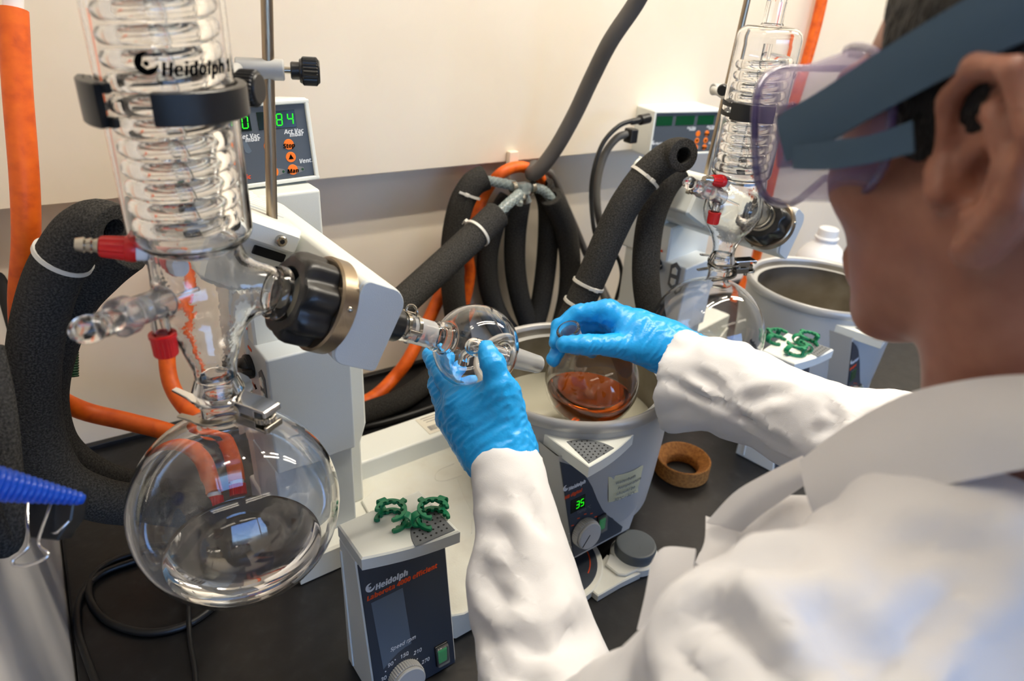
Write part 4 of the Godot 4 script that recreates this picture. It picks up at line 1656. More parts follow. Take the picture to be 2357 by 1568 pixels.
func make_bench_knob() -> void:
	var c := on_y(1457, 1290, BENCH)
	var t := thing("levelling_foot", "round grey push cap on a pale swivel arm in front of the bath", "foot", Transform3D(Basis(Vector3.UP, deg_to_rad(8)), c))
	var b := mb(35)
	b.lathe(vec2s([0.0, 0.0, 0.031, 0.0, 0.0335, 0.003, 0.0335, 0.014, 0.031, 0.016, 0.0, 0.016]), 56)
	plan_prism(b, vec2s([-0.02, 0.028, -0.055, 0.022, -0.095, 0.018, -0.095, -0.018, -0.055, -0.018, -0.03, -0.024]), 0.0, 0.012, 0.0015)
	plan_prism(b, vec2s([-0.015, 0.025, -0.042, 0.020, -0.050, 0.012, -0.050, -0.010, -0.03, -0.020]), 0.0115, 0.0165, 0.0015)
	put(b, "swivel_arm", M.old_plastic, t)
	b = mb(35)
	b.lathe(vec2s([0.0, 0.014, 0.0275, 0.014, 0.0285, 0.016, 0.0285, 0.029, 0.0272, 0.0318, 0.0245, 0.0328, 0.0, 0.0318]), 56)
	var cap := put(b, "push_cap", M.cap_grey, t)
	letters("Push", 0.0055, M.cap_grey, Transform3D(Basis(Vector3.UP, -0.9) * Basis(Vector3.RIGHT, -PI / 2), Vector3(-0.004, 0.0321, 0.007)), "lettering", cap, false, 0.0, 0.0006)
	# cork ring on the bench
	var q := thing("cork_ring", "thick cork flask ring lying on the black bench beside the water bath", "flask stand", Transform3D(Basis(), on_y(1567, 1085, BENCH)))
	b = mb(40)
	b.lathe(vec2s([0.0270, 0.0, 0.0430, 0.0, 0.0450, 0.002, 0.0450, 0.0275, 0.0438, 0.0290, 0.0420, 0.0292, 0.0290, 0.0165, 0.0262, 0.0130, 0.0262, 0.002, 0.0270, 0.0]), 64)
	put(b, "ring", M.cork, q)

# ---------------------------------------------------------------- hoses, cables, controllers and small things
func hose_thing(called: String, label: String, category: String, pts: PackedVector3Array, r: float, mat_: Material, group := "", bore := -1.0, sides := 18) -> Node3D:
	var t := thing(called, label, category, Transform3D(), group)
	var b := mb(60)
	if bore > 0:
		b.hose(pts, r, bore, sides)
	else:
		b.tube(pts, r, sides)
	put(b, "tube", mat_, t)
	return t

func zip_tie(parent: Node3D, at: Vector3, dir: Vector3, r: float, head: float) -> void:
	var f := along(at, dir)
	var b := mb(35)
	b.lathe(vec2s([r - 0.0010, -0.0024, r + 0.0019, -0.0022, r + 0.0019, 0.0022, r - 0.0010, 0.0024]), 40, f)
	var q := Vector3(sin(head) * (r + 0.003), 0, cos(head) * (r + 0.003))
	b.box(Vector3.ZERO, Vector3(0.0075, 0.0062, 0.005), 0.001, f * Transform3D(Basis(Vector3.UP, head), q))
	b.box(Vector3(0.008, 0, 0.001), Vector3(0.012, 0.0042, 0.0012), 0.0004, f * Transform3D(Basis(Vector3.UP, head), q))
	put(b, "zip_tie", M.zip_nylon, parent, "white nylon zip tie")

func braided(parent: Node3D, pts: PackedVector3Array, r: float) -> void:
	var b := mb(60)
	b.tube(pts, r * 0.9, 16)
	var o := put(b, "braided_hose", M.braid_core, parent, "clear braided hose")
	# the braid: two families of thin threads
	b = mb(60)
	var fr := b.frames(pts)
	for s in [-1.0, 1.0]:
		for k in 5:
			var line := PackedVector3Array()
			for i in pts.size():
				var a: float = TAU * k / 5 + s * i * 0.55
				line.append(pts[i] + fr[i].x * (cos(a) * r * 0.93) + fr[i].y * (sin(a) * r * 0.93))
			b.tube(line, 0.0005, 5, false)
	put(b, "braid", M.braid, o).set_meta("kind", "stuff")

func make_hoses() -> void:
	# left: two foam hoses hanging in front of the wall
	var a := spline(path([[262, 532, 0.595], [222, 520, 0.598], [172, 555, 0.605], [118, 650, 0.62], [84, 780, 0.64], [76, 900, 0.66], [92, 1010, 0.68], [140, 1105, 0.70], [230, 1150, 0.73], [330, 1165, 0.78], [450, 1180, 0.86]]), 8)
	var h := hose_thing("foam_hose", "thick black foam hose at the far left, its open end beside a red cap", "hose", a, 0.0232, M.foam, "", 0.011, 24)
	zip_tie(h, P(146, 592, 0.612), P(118, 650, 0.62) - P(172, 555, 0.605), 0.0232, 2.6)
	h = hose_thing("foam_hose", "black foam hose running close behind the thick far left one", "hose", spline(path([[290, 575, 0.67], [235, 620, 0.68], [165, 700, 0.70], [118, 820, 0.722], [104, 930, 0.742], [134, 1030, 0.765], [215, 1096, 0.80], [320, 1130, 0.85], [440, 1140, 0.93]]), 8), 0.0225, M.foam, "", 0.011, 24)
	hose_thing("foam_hose", "thin foam hose loop at the lower left edge, in front of the partition", "hose", spline(path([[-30, 800, 0.53], [-2, 930, 0.53], [14, 1080, 0.53], [20, 1190, 0.525], [12, 1250, 0.52], [-20, 1225, 0.51], [-60, 1120, 0.50]]), 8), 0.0112, M.foam, "", 0.005, 18)
	# orange hoses
	h = hose_thing("orange_hose", "wide orange rubber hose down the left edge of the picture", "hose", spline(path([[30, 22, 0.635], [40, 200, 0.645], [57, 420, 0.66], [60, 560, 0.68], [50, 700, 0.72], [62, 820, 0.79], [110, 900, 0.86], [190, 945, 0.92], [300, 972, 0.95], [400, 1000, 0.965], [455, 1045, 0.955], [478, 1100, 0.94], [488, 1135, 0.93]]), 8), 0.0126, M.orange_rubber)
	var b := mb(35)
	b.tube(path([[30, -30, 0.63], [30, 5, 0.634], [31, 45, 0.636]]), 0.0085, 20)
	put(b, "white_fitting", M.bottle_white, h, "white fitting")
	red_end(h, path([[488, 1133, 0.93], [492, 1165, 0.925]]))
	h = hose_thing("orange_hose", "orange rubber hose looping down behind the big front flask", "hose", spline(path([[455, 520, 1.02], [425, 620, 1.02], [393, 720, 1.02], [384, 800, 1.02], [391, 875, 1.015], [420, 930, 1.005], [466, 970, 0.995], [515, 1005, 0.98], [536, 1060, 0.965], [544, 1105, 0.955]]), 8), 0.0118, M.orange_rubber)
	red_end(h, path([[544, 1103, 0.955], [547, 1132, 0.95]]))
	hose_thing("orange_hose", "bright orange hose arching over the hook under the wall panel", "hose", spline(PackedVector3Array([on_z(1250, 425, -1.06), on_z(1235, 398, -1.045), on_z(1195, 384, -1.035), on_z(1150, 402, -1.03), on_z(1115, 450, -1.07), on_z(1088, 520, -1.07), on_z(1078, 580, -1.07), on_z(1082, 630, -1.07), on_z(1072, 690, -1.07), on_z(1050, 760, -1.07), on_z(1030, 830, -1.07), on_z(1020, 850, -1.05)]), 8), 0.0105, M.orange_rubber)
	hose_thing("orange_hose", "orange hose curving down to the bench behind the first evaporator", "hose", spline(PackedVector3Array([on_z(1065, 560, -1.09), on_z(1040, 620, -1.085), on_z(1008, 690, -1.075), on_z(975, 760, -1.06), on_z(938, 830, -1.04), on_y(905, 872, 0.925), on_y(872, 905, 0.915), on_y(840, 925, 0.914), on_y(780, 950, 0.914)]), 8), 0.0125, M.orange_rubber)
	hose_thing("orange_hose", "orange hose hanging behind the right condenser", "hose", spline(PackedVector3Array([on_z(1900, -40, -1.04), on_z(1878, 60, -1.04), on_z(1842, 190, -1.04), on_z(1800, 320, -1.04), on_z(1772, 430, -1.04), on_z(1750, 540, -1.04), on_z(1738, 600, -1.045), on_z(1700, 680, -1.05)]), 8), 0.0125, M.orange_rubber)
	# bundle of foam hoses under the wall panel
	h = hose_thing("foam_hose", "foam hose slanting down from the manifold to behind the drive head", "hose", spline(path([[1146, 492, 1.12], [1090, 545, 1.10], [1020, 610, 1.07], [960, 665, 1.045], [900, 720, 1.02], [850, 762, 1.0]]), 8), 0.0232, M.foam, "", 0.0115, 24)
	zip_tie(h, P(1098, 537, 1.103), P(1020, 610, 1.07) - P(1146, 492, 1.12), 0.0232, 2.2)
	braided(h, spline(path([[1120, 516, 1.113], [1165, 474, 1.128], [1196, 446, 1.15]]), 9), 0.0095)
	h = hose_thing("foam_hose", "leftmost foam hose of the bundle, hanging from the manifold with a zip tie", "hose", spline(PackedVector3Array([on_z(1118, 408, -1.02), on_z(1088, 425, -1.025), on_z(1062, 470, -1.03), on_z(1046, 540, -1.035), on_z(1041, 620, -1.035), on_z(1046, 700, -1.035), on_z(1060, 790, -1.04)]), 8), 0.0225, M.foam, "", 0.011, 20)
	zip_tie(h, on_z(1076, 447, -1.028), Vector3(-0.4, -1, 0), 0.0225, 0.6)
	braided(h, spline(PackedVector3Array([on_z(1108, 414, -1.02), on_z(1140, 419, -1.015), on_z(1185, 428, -1.01)]), 9), 0.0095)
	h = hose_thing("foam_hose", "second foam hose of the hanging bundle, behind the slanting one", "hose", spline(PackedVector3Array([on_z(1172, 455, -1.07), on_z(1140, 510, -1.07), on_z(1122, 590, -1.07), on_z(1128, 670, -1.07), on_z(1155, 740, -1.07), on_z(1200, 790, -1.07)]), 8), 0.021, M.foam, "", 0.011, 20)
	h = hose_thing("foam_hose", "third foam hose of the hanging bundle, straight below the manifold", "hose", spline(PackedVector3Array([on_z(1196, 462, -1.055), on_z(1186, 540, -1.055), on_z(1186, 620, -1.055), on_z(1198, 690, -1.055), on_z(1218, 750, -1.055), on_z(1240, 800, -1.055)]), 8), 0.0215, M.foam, "", 0.011, 20)
	h = hose_thing("foam_hose", "fourth foam hose of the bundle, its open end right of the manifold", "hose", spline(PackedVector3Array([on_z(1248, 425, -1.04), on_z(1262, 470, -1.045), on_z(1262, 540, -1.05), on_z(1256, 620, -1.05), on_z(1244, 700, -1.05), on_z(1222, 780, -1.05)]), 8), 0.0215, M.foam, "", 0.0115, 20)
	h = hose_thing("foam_hose", "fifth foam hose of the bundle, with clear braided hose in its mouth", "hose", spline(PackedVector3Array([on_z(1268, 452, -1.0), on_z(1300, 520, -1.01), on_z(1312, 600, -1.015), on_z(1308, 680, -1.02), on_z(1292, 750, -1.02), on_z(1280, 800, -1.02)]), 8), 0.022, M.foam, "", 0.0115, 20)
	braided(h, spline(PackedVector3Array([on_z(1222, 432, -1.01), on_z(1250, 438, -1.005), on_z(1276, 466, -1.0)]), 9), 0.0095)
	hose_thing("rubber_hose", "thin grey rubber hose right of the hanging foam bundle", "hose", spline(PackedVector3Array([on_z(1248, 390, -1.075), on_z(1272, 405, -1.07), on_z(1300, 470, -1.07), on_z(1335, 550, -1.07), on_z(1365, 620, -1.07), on_z(1400, 690, -1.07), on_z(1420, 740, -1.07)]), 8), 0.0078, M.grey_rubber)
	hose_thing("rubber_hose", "long grey rubber hose rising past the wall panel to the top edge", "hose", spline(PackedVector3Array([on_z(1492, -50, -0.86), on_z(1462, 10, -0.88), on_z(1405, 95, -0.91), on_z(1362, 180, -0.94), on_z(1322, 265, -0.965), on_z(1280, 340, -0.985), on_z(1244, 388, -1.0), on_z(1225, 400, -1.015), on_z(1232, 384, -1.035)]), 8), 0.0138, M.grey_rubber)
	# manifold
	var m := thing("hose_manifold", "clear plastic cross fitting with hose clips joining the foam hoses", "fitting", facing(on_z(1204, 434, -1.005), Vector3(1, 0, 0), Vector3(0, 0, 1)))
	b = mb(40)
	b.box(Vector3.ZERO, Vector3(0.024, 0.021, 0.020), 0.003)
	b.tube(PackedVector3Array([Vector3(-0.026, 0.004, 0), Vector3(0, 0, 0), Vector3(0.026, 0, 0)]), 0.0062, 14)
	b.tube(PackedVector3Array([Vector3(-0.020, -0.022, 0.02), Vector3(0, 0, 0), Vector3(0.012, -0.026, 0.004)]), 0.0062, 14)
	put(b, "cross", M.clear_pvc, m)
	for q in [[Vector3(-0.022, 0.004, 0), Vector3.RIGHT], [Vector3(0.020, 0, 0), Vector3.RIGHT], [Vector3(-0.012, -0.014, 0.012), Vector3(-0.6, -0.6, 0.5)]]:
		b = mb(35)
		var f := along(q[0], q[1])
		b.lathe(vec2s([0.0098, -0.004, 0.0108, -0.004, 0.0108, 0.004, 0.0098, 0.004]), 24, f)
		b.box(Vector3(0.012, 0, 0), Vector3(0.006, 0.007, 0.008), 0.001, f)
		put(b, "hose_clip", M.steel, m)
	# hook on the lower edge of the wall panel
	b = mb(35)
	var hk := on_z(1183, 372, -1.045)
	b.box(hk + Vector3(0, 0.0, -0.006), Vector3(0.020, 0.036, 0.012), 0.002)
	b.box(hk + Vector3(0, -0.030, -0.004), Vector3(0.012, 0.050, 0.006), 0.002)
	b.box(hk + Vector3(0, -0.052, 0.008), Vector3(0.012, 0.006, 0.028), 0.002)
	tag(put(b, "wall_hook", M.cream_paint), "small cream hook below the wall panel, under the orange arch", "hook")
	# right: two foam hoses in front of the second evaporator
	h = hose_thing("foam_hose", "foam hose with three zip ties rising to the right condenser", "hose", spline(path([[1574, 358, 0.950], [1548, 358, 0.972], [1492, 400, 0.988], [1440, 470, 1.0], [1402, 545, 1.015], [1370, 620, 1.03], [1338, 690, 1.045], [1310, 750, 1.06]]), 8), 0.0232, M.foam, "", 0.0115, 24)
	zip_tie(h, P(1484, 408, 0.991), P(1440, 470, 1.0) - P(1520, 375, 0.987), 0.0232, 0.3)
	zip_tie(h, P(1354, 655, 1.037), P(1338, 690, 1.045) - P(1370, 620, 1.03), 0.0232, 0.2)
	zip_tie(h, P(1333, 700, 1.047), P(1310, 750, 1.06) - P(1338, 690, 1.045), 0.0234, -2.4)
	hose_thing("foam_hose", "foam hose hanging straight down before the second evaporator's column", "hose", spline(path([[1560, 390, 1.045], [1528, 432, 1.045], [1500, 500, 1.05], [1488, 580, 1.055], [1488, 660, 1.065], [1503, 740, 1.08], [1525, 800, 1.09]]), 8), 0.0215, M.foam, "", 0.011, 22)
	# controller cables
	hose_thing("cable", "black cable with a round plug in the right controller's side", "cable", spline(path([[1460, 277, 1.26], [1425, 290, 1.25], [1388, 330, 1.25], [1366, 395, 1.26], [1361, 460, 1.28], [1370, 540, 1.30], [1390, 560, 1.34], [1420, 590, 1.36], [1431, 635, 1.38], [1418, 690, 1.40]]), 8), 0.0042, M.cable_black)
	b = mb(35)
	b.lathe(vec2s([0.0, 0.0, 0.0045, 0.0, 0.0060, 0.004, 0.0062, 0.022, 0.0095, 0.024, 0.0095, 0.046, 0.0, 0.046]), 30, along(P(1452, 281, 1.258), P(1498, 271, 1.285) - P(1452, 281, 1.258)))
	put(b, "plug", M.black_plastic, get_node("cable"))
	hose_thing("cable", "grey cable leaving the right controller below the black one", "cable", spline(path([[1450, 308, 1.27], [1420, 318, 1.27], [1390, 360, 1.28], [1374, 430, 1.29], [1378, 500, 1.31], [1390, 560, 1.38], [1376, 630, 1.42], [1392, 690, 1.43]]), 8), 0.0072, M.cable_grey)
	b = mb(35)
	b.box(Vector3.ZERO, Vector3(0.018, 0.026, 0.022), 0.003, facing(P(1452, 312, 1.272), Vector3(1, 0, 0.2), Vector3(0, 0, 1)))
	put(b, "plug", M.black_plastic, get_node("cable_001"))
	# cables on the bench at the left
	var y := BENCH + 0.0048
	var ground := func(list: Array) -> PackedVector3Array:
		var out := PackedVector3Array()
		for q in list:
			out.append(on_y(q[0], q[1], y + (q[2] if q.size() > 2 else 0.0)))
		return spline(out, 8)
	hose_thing("cable", "black cable coiled in a loop on the bench below the front flask", "cable", ground.call([[560, 1325], [490, 1398], [420, 1442], [330, 1456], [245, 1428], [205, 1372], [222, 1318], [290, 1280], [400, 1262], [520, 1240]]), 0.0046, M.cable_black)
	hose_thing("cable", "black cable running toward the viewer beside the partition", "cable", ground.call([[330, 1285], [235, 1320], [185, 1375], [180, 1450], [205, 1530], [240, 1620]]), 0.0042, M.cable_black)
	hose_thing("cable", "thin black cable running straight toward the viewer, below the front flask", "cable", ground.call([[432, 1330], [434, 1400, 0.006], [437, 1470], [448, 1540], [455, 1620]]), 0.0030, M.cable_black)
	hose_thing("cable", "black cable hanging in the corner at the upper left edge", "cable", spline(path([[-40, 440, 0.93], [-14, 560, 0.94], [6, 660, 0.95], [25, 750, 0.96], [42, 830, 0.97], [60, 940, 0.99]]), 6), 0.0085, M.cable_black)
	# thick hose lying on the bench behind the first evaporator
	y = BENCH + 0.021
	hose_thing("foam_hose", "dark foam hose lying on the bench beneath the orange one", "hose", spline(PackedVector3Array([on_y(800, 965, y), on_y(860, 945, y), on_y(920, 922, y), on_y(970, 890, y), on_y(1015, 850, y), on_y(1060, 815, y)]), 8), 0.0205, M.foam, "", 0.010, 20)
	y = BENCH + 0.006
	hose_thing("cable", "black cable lying on the bench behind the rear rail", "cable", spline(PackedVector3Array([on_y(790, 985, y), on_y(850, 980, y), on_y(920, 962, y), on_y(1000, 935, y), on_y(1060, 905, y)]), 8), 0.0058, M.cable_black)

func red_end(parent: Node3D, p: PackedVector3Array) -> void:
	var f := along(p[0], p[1] - p[0])
	var b := mb(35)
	b.lathe(vec2s([0.0, 0.0, 0.0095, 0.0, 0.0095, 0.006, 0.0, 0.006]), 24, f)
	put(b, "white_collar", M.bottle_white, parent)
	b = mb(35)
	b.lathe(vec2s([0.0, 0.006, 0.0112, 0.006, 0.0115, 0.022, 0.0, 0.023]), 40, f, 0, TAU, 20, 0.04)
	put(b, "red_cap", M.cap_red, parent)

func make_controller(label: String, xf: Transform3D, first: bool) -> void:
	# origin at the face's lower right corner; x to the right, z out of the face
	var t := thing("vacuum_controller", label, "controller", xf)
	var w := 0.160
	var h := 0.0795
	var b := mb(35)
	b.box(Vector3(-w / 2 + 0.001, h / 2, -0.045), Vector3(w + 0.012, h + 0.012, 0.084), 0.004)
	put(b, "case", M.white_plastic, t)
	b = mb(35)
	for q in [[Vector3(-w / 2, -0.0022, 0), Vector3(w + 0.010, 0.0045, 0.008)], [Vector3(-w / 2, h + 0.0022, 0), Vector3(w + 0.010, 0.0045, 0.008)], [Vector3(-w - 0.0022, h / 2, 0), Vector3(0.0045, h + 0.004, 0.008)], [Vector3(0.0022, h / 2, 0), Vector3(0.0045, h + 0.004, 0.008)]]:
		b.box(q[0], q[1], 0.0015)
	put(b, "bezel", M.white_plastic, t)
	b = mb(35)
	b.prism(rect(-w, 0, 0, h), -0.004, 0.0005, 0.0003)
	var face := put(b, "front_plate", M.controller_face, t)
	var at := func(x: float, y: float) -> Transform3D:
		return Transform3D(Basis(), Vector3(x, y, 0.0006))
	var k := 0
	for q in [[-0.1560, -0.1170], [-0.1090, -0.0625], [-0.0550, -0.0125]]:
		b = mb(35)
		b.prism(rect(q[0], 0.0550, q[1], 0.0735), 0.0003, 0.0012, 0.0004)
		var d := put(b, "display", M.display_dark if first else M.display_off, t)
		if first:
			for c in (["0"] if k < 2 else ["8", "4"]).size():
				var s: String = (["0"] if k < 2 else ["8", "4"])[c]
				figure(s, 0.0118, M.led_green, Transform3D(Basis(), Vector3(float(q[1]) - 0.0095 - (0.0125 * (1 - c) if k == 2 else 0.0), 0.0583, 0.0013)), d)
		k += 1
	for q in [["Set Vac", -0.0775, 0.0497], ["mbar", -0.0715, 0.0462], ["Act Vac", -0.0275, 0.0508], ["mbar", -0.0220, 0.0473]]:
		letters(q[0], 0.0024, M.print_white, at.call(q[1], q[2]), "lettering", face, true, 0.2)
	for r in 3:
		for c in 2:
			var p := Vector2(-0.0245 - 0.0225 * c, 0.0372 - 0.0139 * r)
			b = mb(35)
			b.prism(disc(0.0058, 24), 0.0003, 0.0012, 0.0004, Transform3D(Basis(), Vector3(p.x, p.y, 0)))
			var bt := put(b, "button", M.button_orange, t)
			var s: String = ["Stop", "", "Man"][r] if c == 0 else ["Set", "", "Auto"][r]
			if s == "" :
				b = mb(35)
				var up := 1.0 if c == 0 else -1.0
				b.prism(vec2s([p.x - 0.003, p.y - 0.0022 * up, p.x + 0.003, p.y - 0.0022 * up, p.x, p.y + 0.0032 * up]), 0.0010, 0.0015, 0.0001)
				put(b, "arrow", M.print_black, bt)
			elif c == 0:
				letters(s, 0.0030, M.print_black, Transform3D(Basis(), Vector3(p.x, p.y - 0.0014, 0.0013)), "lettering", bt, true, 0.15, 0.0004, true)
			if r == 2:
				b = mb(35)
				b.prism(vec2s([p.x + 0.004, p.y + 0.004, p.x + 0.013, p.y + 0.0012, p.x + 0.0135, p.y - 0.0025, p.x + 0.004, p.y - 0.005]), 0.0002, 0.0008, 0.0001)
				put(b, "lamp_flag", M.print_grey, t)
				b = mb(35)
				b.prism(disc(0.0015, 12), 0.0006, 0.0012, 0.0002, Transform3D(Basis(), Vector3(p.x + 0.0115, p.y - 0.0008, 0)))
				put(b, "pilot_lamp", M.dark_green, t)
	letters("Vent.", 0.0024, M.print_white, at.call(-0.0155, 0.0175), "lettering", face, true, 0.2)
	if first:
		letters("ic", 0.0044, M.print_orange, at.call(-0.0775, 0.0075), "lettering", face, true, 0.15)
		b = mb(35)
		b.prism(vec2s([-0.0755, 0.0445, -0.0710, 0.0455, -0.0665, 0.0340, -0.0700, 0.0318, -0.0735, 0.0335]), 0.0005, 0.0008, 0.0001)
		put(b, "tape_strip", M.panel_pale, t)
	else:
		emblem(0.0042, M.print_white, at.call(-0.1545, 0.0225), face)
		letters("Heidolph", 0.0050, M.print_white, at.call(-0.1495, 0.0205), "lettering", face, true, 0.22)

func make_clip(label: String, xf: Transform3D, group: String) -> void:
	# plastic joint clip lying down: two open toothed rings, one above the other, joined by loops
	var t := thing("joint_clip", label, "clip", xf, group)
	for lv in 2:
		var y0 := 0.0 if lv == 0 else 0.0135
		var grow := 1.08 if lv == 0 else 1.0
		var b := mb(30)
		var poly := PackedVector2Array()
		var n := 46
		for i in n + 1:
			var a := deg_to_rad(-38.0 + 256.0 * i / n)
			poly.append(Vector2(cos(a), -sin(a)) * 0.0165 * grow)
		poly.append(Vector2(cos(deg_to_rad(224.0)), -sin(deg_to_rad(224.0))) * 0.0142 * grow)
		for i in range(n, -1, -1):
			var a := deg_to_rad(-38.0 + 256.0 * i / n)
			poly.append(Vector2(cos(a), -sin(a)) * ((0.0126 if (i / 3) % 2 == 0 else 0.0108) * grow))
		poly.append(Vector2(cos(deg_to_rad(-44.0)), -sin(deg_to_rad(-44.0))) * 0.0142 * grow)
		plan_prism(b, poly, y0, y0 + 0.0042, 0.0005)
		put(b, ["lower_jaw", "upper_jaw"][lv], M.clip_green, t)
	for s in [0.0, 180.0]:
		var b := mb(35)
		var a := deg_to_rad(s + (18.0 if s == 0.0 else -18.0))
		var d := Vector3(cos(a), 0, -sin(a))
		var p := PackedVector3Array()
		for i in 17:
			var w := -PI / 2 + PI * i / 16
			p.append(d * (0.0165 + 0.0085 * cos(w)) + Vector3(0, 0.0088 + 0.0072 * sin(w), 0))
		var side := d.cross(Vector3.UP)
		var rows := []
		for i in p.size():
			var nrm := Vector3(d.x * cos(-PI / 2 + PI * i / 16), sin(-PI / 2 + PI * i / 16), d.z * cos(-PI / 2 + PI * i / 16))
			rows.append(PackedVector3Array([p[i] + side * 0.004 + nrm * 0.0009, p[i] - side * 0.004 + nrm * 0.0009, p[i] - side * 0.004 - nrm * 0.0009, p[i] + side * 0.004 - nrm * 0.0009]))
		b.rows(rows, true)
		put(b, "spring_loop", M.clip_green, t)
	var b := mb(35)
	b.box(Vector3(0, 0.0158, -0.0175), Vector3(0.0062, 0.0036, 0.007), 0.0006)
	b.box(Vector3(0, 0.0085, -0.0172), Vector3(0.0045, 0.012, 0.003), 0.0006)
	put(b, "thumb_tab", M.clip_green, t)

func make_small_things() -> void:
	# controllers
	var k1 := deg_to_rad(4.0)
	var cl := STAND[0] + Basis(Vector3.UP, deg_to_rad(3)) * Vector3(0.1005, 0.4965, -0.2545)
	make_controller("vacuum controller behind the left condenser, green digits lit", Transform3D(Basis(Vector3.UP, k1) * Basis(Vector3.RIGHT, deg_to_rad(-8)) * Basis(Vector3.BACK, deg_to_rad(1.0)), cl), true)
	make_controller("vacuum controller on the wall beside the right condenser, displays dark", Transform3D(Basis(Vector3.UP, deg_to_rad(-9)), on_z(1640, 348, -0.975)), false)
	# green clips on the control boxes
	var left := Transform3D(Basis(Vector3.UP, deg_to_rad(3)), STAND[0])
	make_clip("green plastic joint clip lying on the left box lid, opening to the left", left * Transform3D(Basis(Vector3.UP, deg_to_rad(-72)), Vector3(0.0475, 0.2072, 0.0235)), "green joint clips on the front box")
	make_clip("green plastic joint clip standing over the perforated pad of the front box", left * Transform3D(Basis(Vector3.UP, deg_to_rad(12)), Vector3(0.0845, 0.2083, 0.0455)), "green joint clips on the front box")
	var right := Transform3D(Basis(Vector3.UP, deg_to_rad(11)), STAND[1])
	make_clip("green joint clip at the left of the three on the far box", right * Transform3D(Basis(Vector3.UP, deg_to_rad(150)), Vector3(0.036, 0.2072, 0.036)), "green joint clips on the far box")
	make_clip("green joint clip over the pad of the far box, at the right", right * Transform3D(Basis(Vector3.UP, deg_to_rad(-30)), Vector3(0.079, 0.2083, 0.036)), "green joint clips on the far box")
	make_clip("green joint clip at the back of the three on the far box", right * Transform3D(Basis(Vector3.UP, deg_to_rad(5)), Vector3(0.049, 0.2072, -0.002)), "green joint clips on the far box")
	# white bottle by the wall
	var at := on_z(1888, 600, -0.95)
	at.y = BENCH
	var t := thing("plastic_bottle", "white plastic bottle with screw cap beyond the empty heating bath", "bottle", Transform3D(Basis(), at))
	var b := mb(40)
	var s := 1.0
	b.lathe(vec2s([0.0, 0.0, 0.060, 0.0, 0.064, 0.004, 0.064, 0.100, 0.060, 0.118, 0.045, 0.140, 0.030, 0.152, 0.027, 0.157, 0.027, 0.165, 0.0, 0.165]), 48)
	put(b, "body", M.bottle_white, t)
	b = mb(40)
	b.lathe(vec2s([0.0, 0.163, 0.030, 0.163, 0.030, 0.168, 0.0255, 0.170, 0.0245, 0.190, 0.022, 0.192, 0.0, 0.192]), 48)
	put(b, "cap", M.bottle_white, t)
	# blue ribbed tip on the partition and the paper clip that hangs from it
	var tip := P(194, 1150, 0.455)
	var root := P(-45, 1108, 0.415)
	t = thing("hose_nozzle", "blue ribbed plastic nozzle sticking out from the left partition", "nozzle", along(tip, root - tip))
	var len := tip.distance_to(root)
	b = mb(50)
	var prof := PackedVector2Array([Vector2(0, 0), Vector2(0.0032, 0.0004)])
	var ribs := 15
	for i in ribs:
		var y := 0.002 + i * 0.0036
		var r := lerpf(0.0036, 0.0112, float(i) / ribs)
		prof.append_array(PackedVector2Array([Vector2(r, y), Vector2(r + 0.0009, y + 0.0010), Vector2(r + 0.0009, y + 0.0024), Vector2(r + 0.0001, y + 0.0034)]))
	prof.append_array(PackedVector2Array([Vector2(0.0125, 0.058), Vector2(0.0185, 0.060), Vector2(0.0185, len + 0.012), Vector2(0, len + 0.012)]))
	prof.reverse()
	prof.reverse()
	b.lathe(prof, 36)
	put(b, "ribbed_cone", M.stopper_blue, t)
	t = thing("binder_clip", "black binder clip with bare wire handles under the blue nozzle", "clip", facing(P(122, 1152, 0.462), RIGHT, BACK + Vector3(0, 0.2, 0)))
	b = mb(30)
	b.prism(vec2s([-0.019, 0.004, 0.017, 0.008, 0.016, -0.012, 0.008, -0.026, -0.012, -0.024, -0.015, -0.010]), -0.012, 0.004, 0.001)
	put(b, "body", M.black_plastic, t)
	b = mb(60)
	b.tube(spline(PackedVector3Array([Vector3(-0.014, 0.002, 0.004), Vector3(-0.009, -0.012, 0.010), Vector3(-0.0045, -0.026, 0.013), Vector3(-0.006, -0.031, 0.014), Vector3(-0.012, -0.0365, 0.015), Vector3(-0.0105, -0.040, 0.015), Vector3(-0.002, -0.040, 0.015), Vector3(0.0075, -0.036, 0.014), Vector3(0.0085, -0.0325, 0.013), Vector3(0.0025, -0.029, 0.012), Vector3(0.0005, -0.024, 0.011), Vector3(0.002, -0.010, 0.008), Vector3(0.0025, 0.003, 0.004)]), 6), 0.0011, 10)
	put(b, "wire_handle", M.chrome, t)
	b = mb(60)
	b.tube(spline(PackedVector3Array([Vector3(0.002, -0.021, 0.002), Vector3(0.009, -0.020, 0.006), Vector3(0.0155, -0.013, 0.005)]), 6), 0.0010, 10)
	put(b, "wire_handle", M.chrome, t)
	# green ribbed tip hanging behind the foam hoses
	var g := P(173, 868, 0.80)
	t = thing("green_nozzle", "small dark green ribbed tip hanging behind the left foam hoses", "nozzle", along(g, P(160, 770, 0.80) - g))
	b = mb(50)
	prof = PackedVector2Array([Vector2(0, 0)])
	for i in 13:
		var r := lerpf(0.0036, 0.0075, i / 12.0)
		prof.append_array(PackedVector2Array([Vector2(r, i * 0.003), Vector2(r + 0.0008, i * 0.003 + 0.001), Vector2(r, i * 0.003 + 0.0024)]))
	prof.append_array(PackedVector2Array([Vector2(0.008, 0.060), Vector2(0, 0.060)]))
	b.lathe(prof, 24)
	put(b, "ribbed_cone", M.dark_green, t)

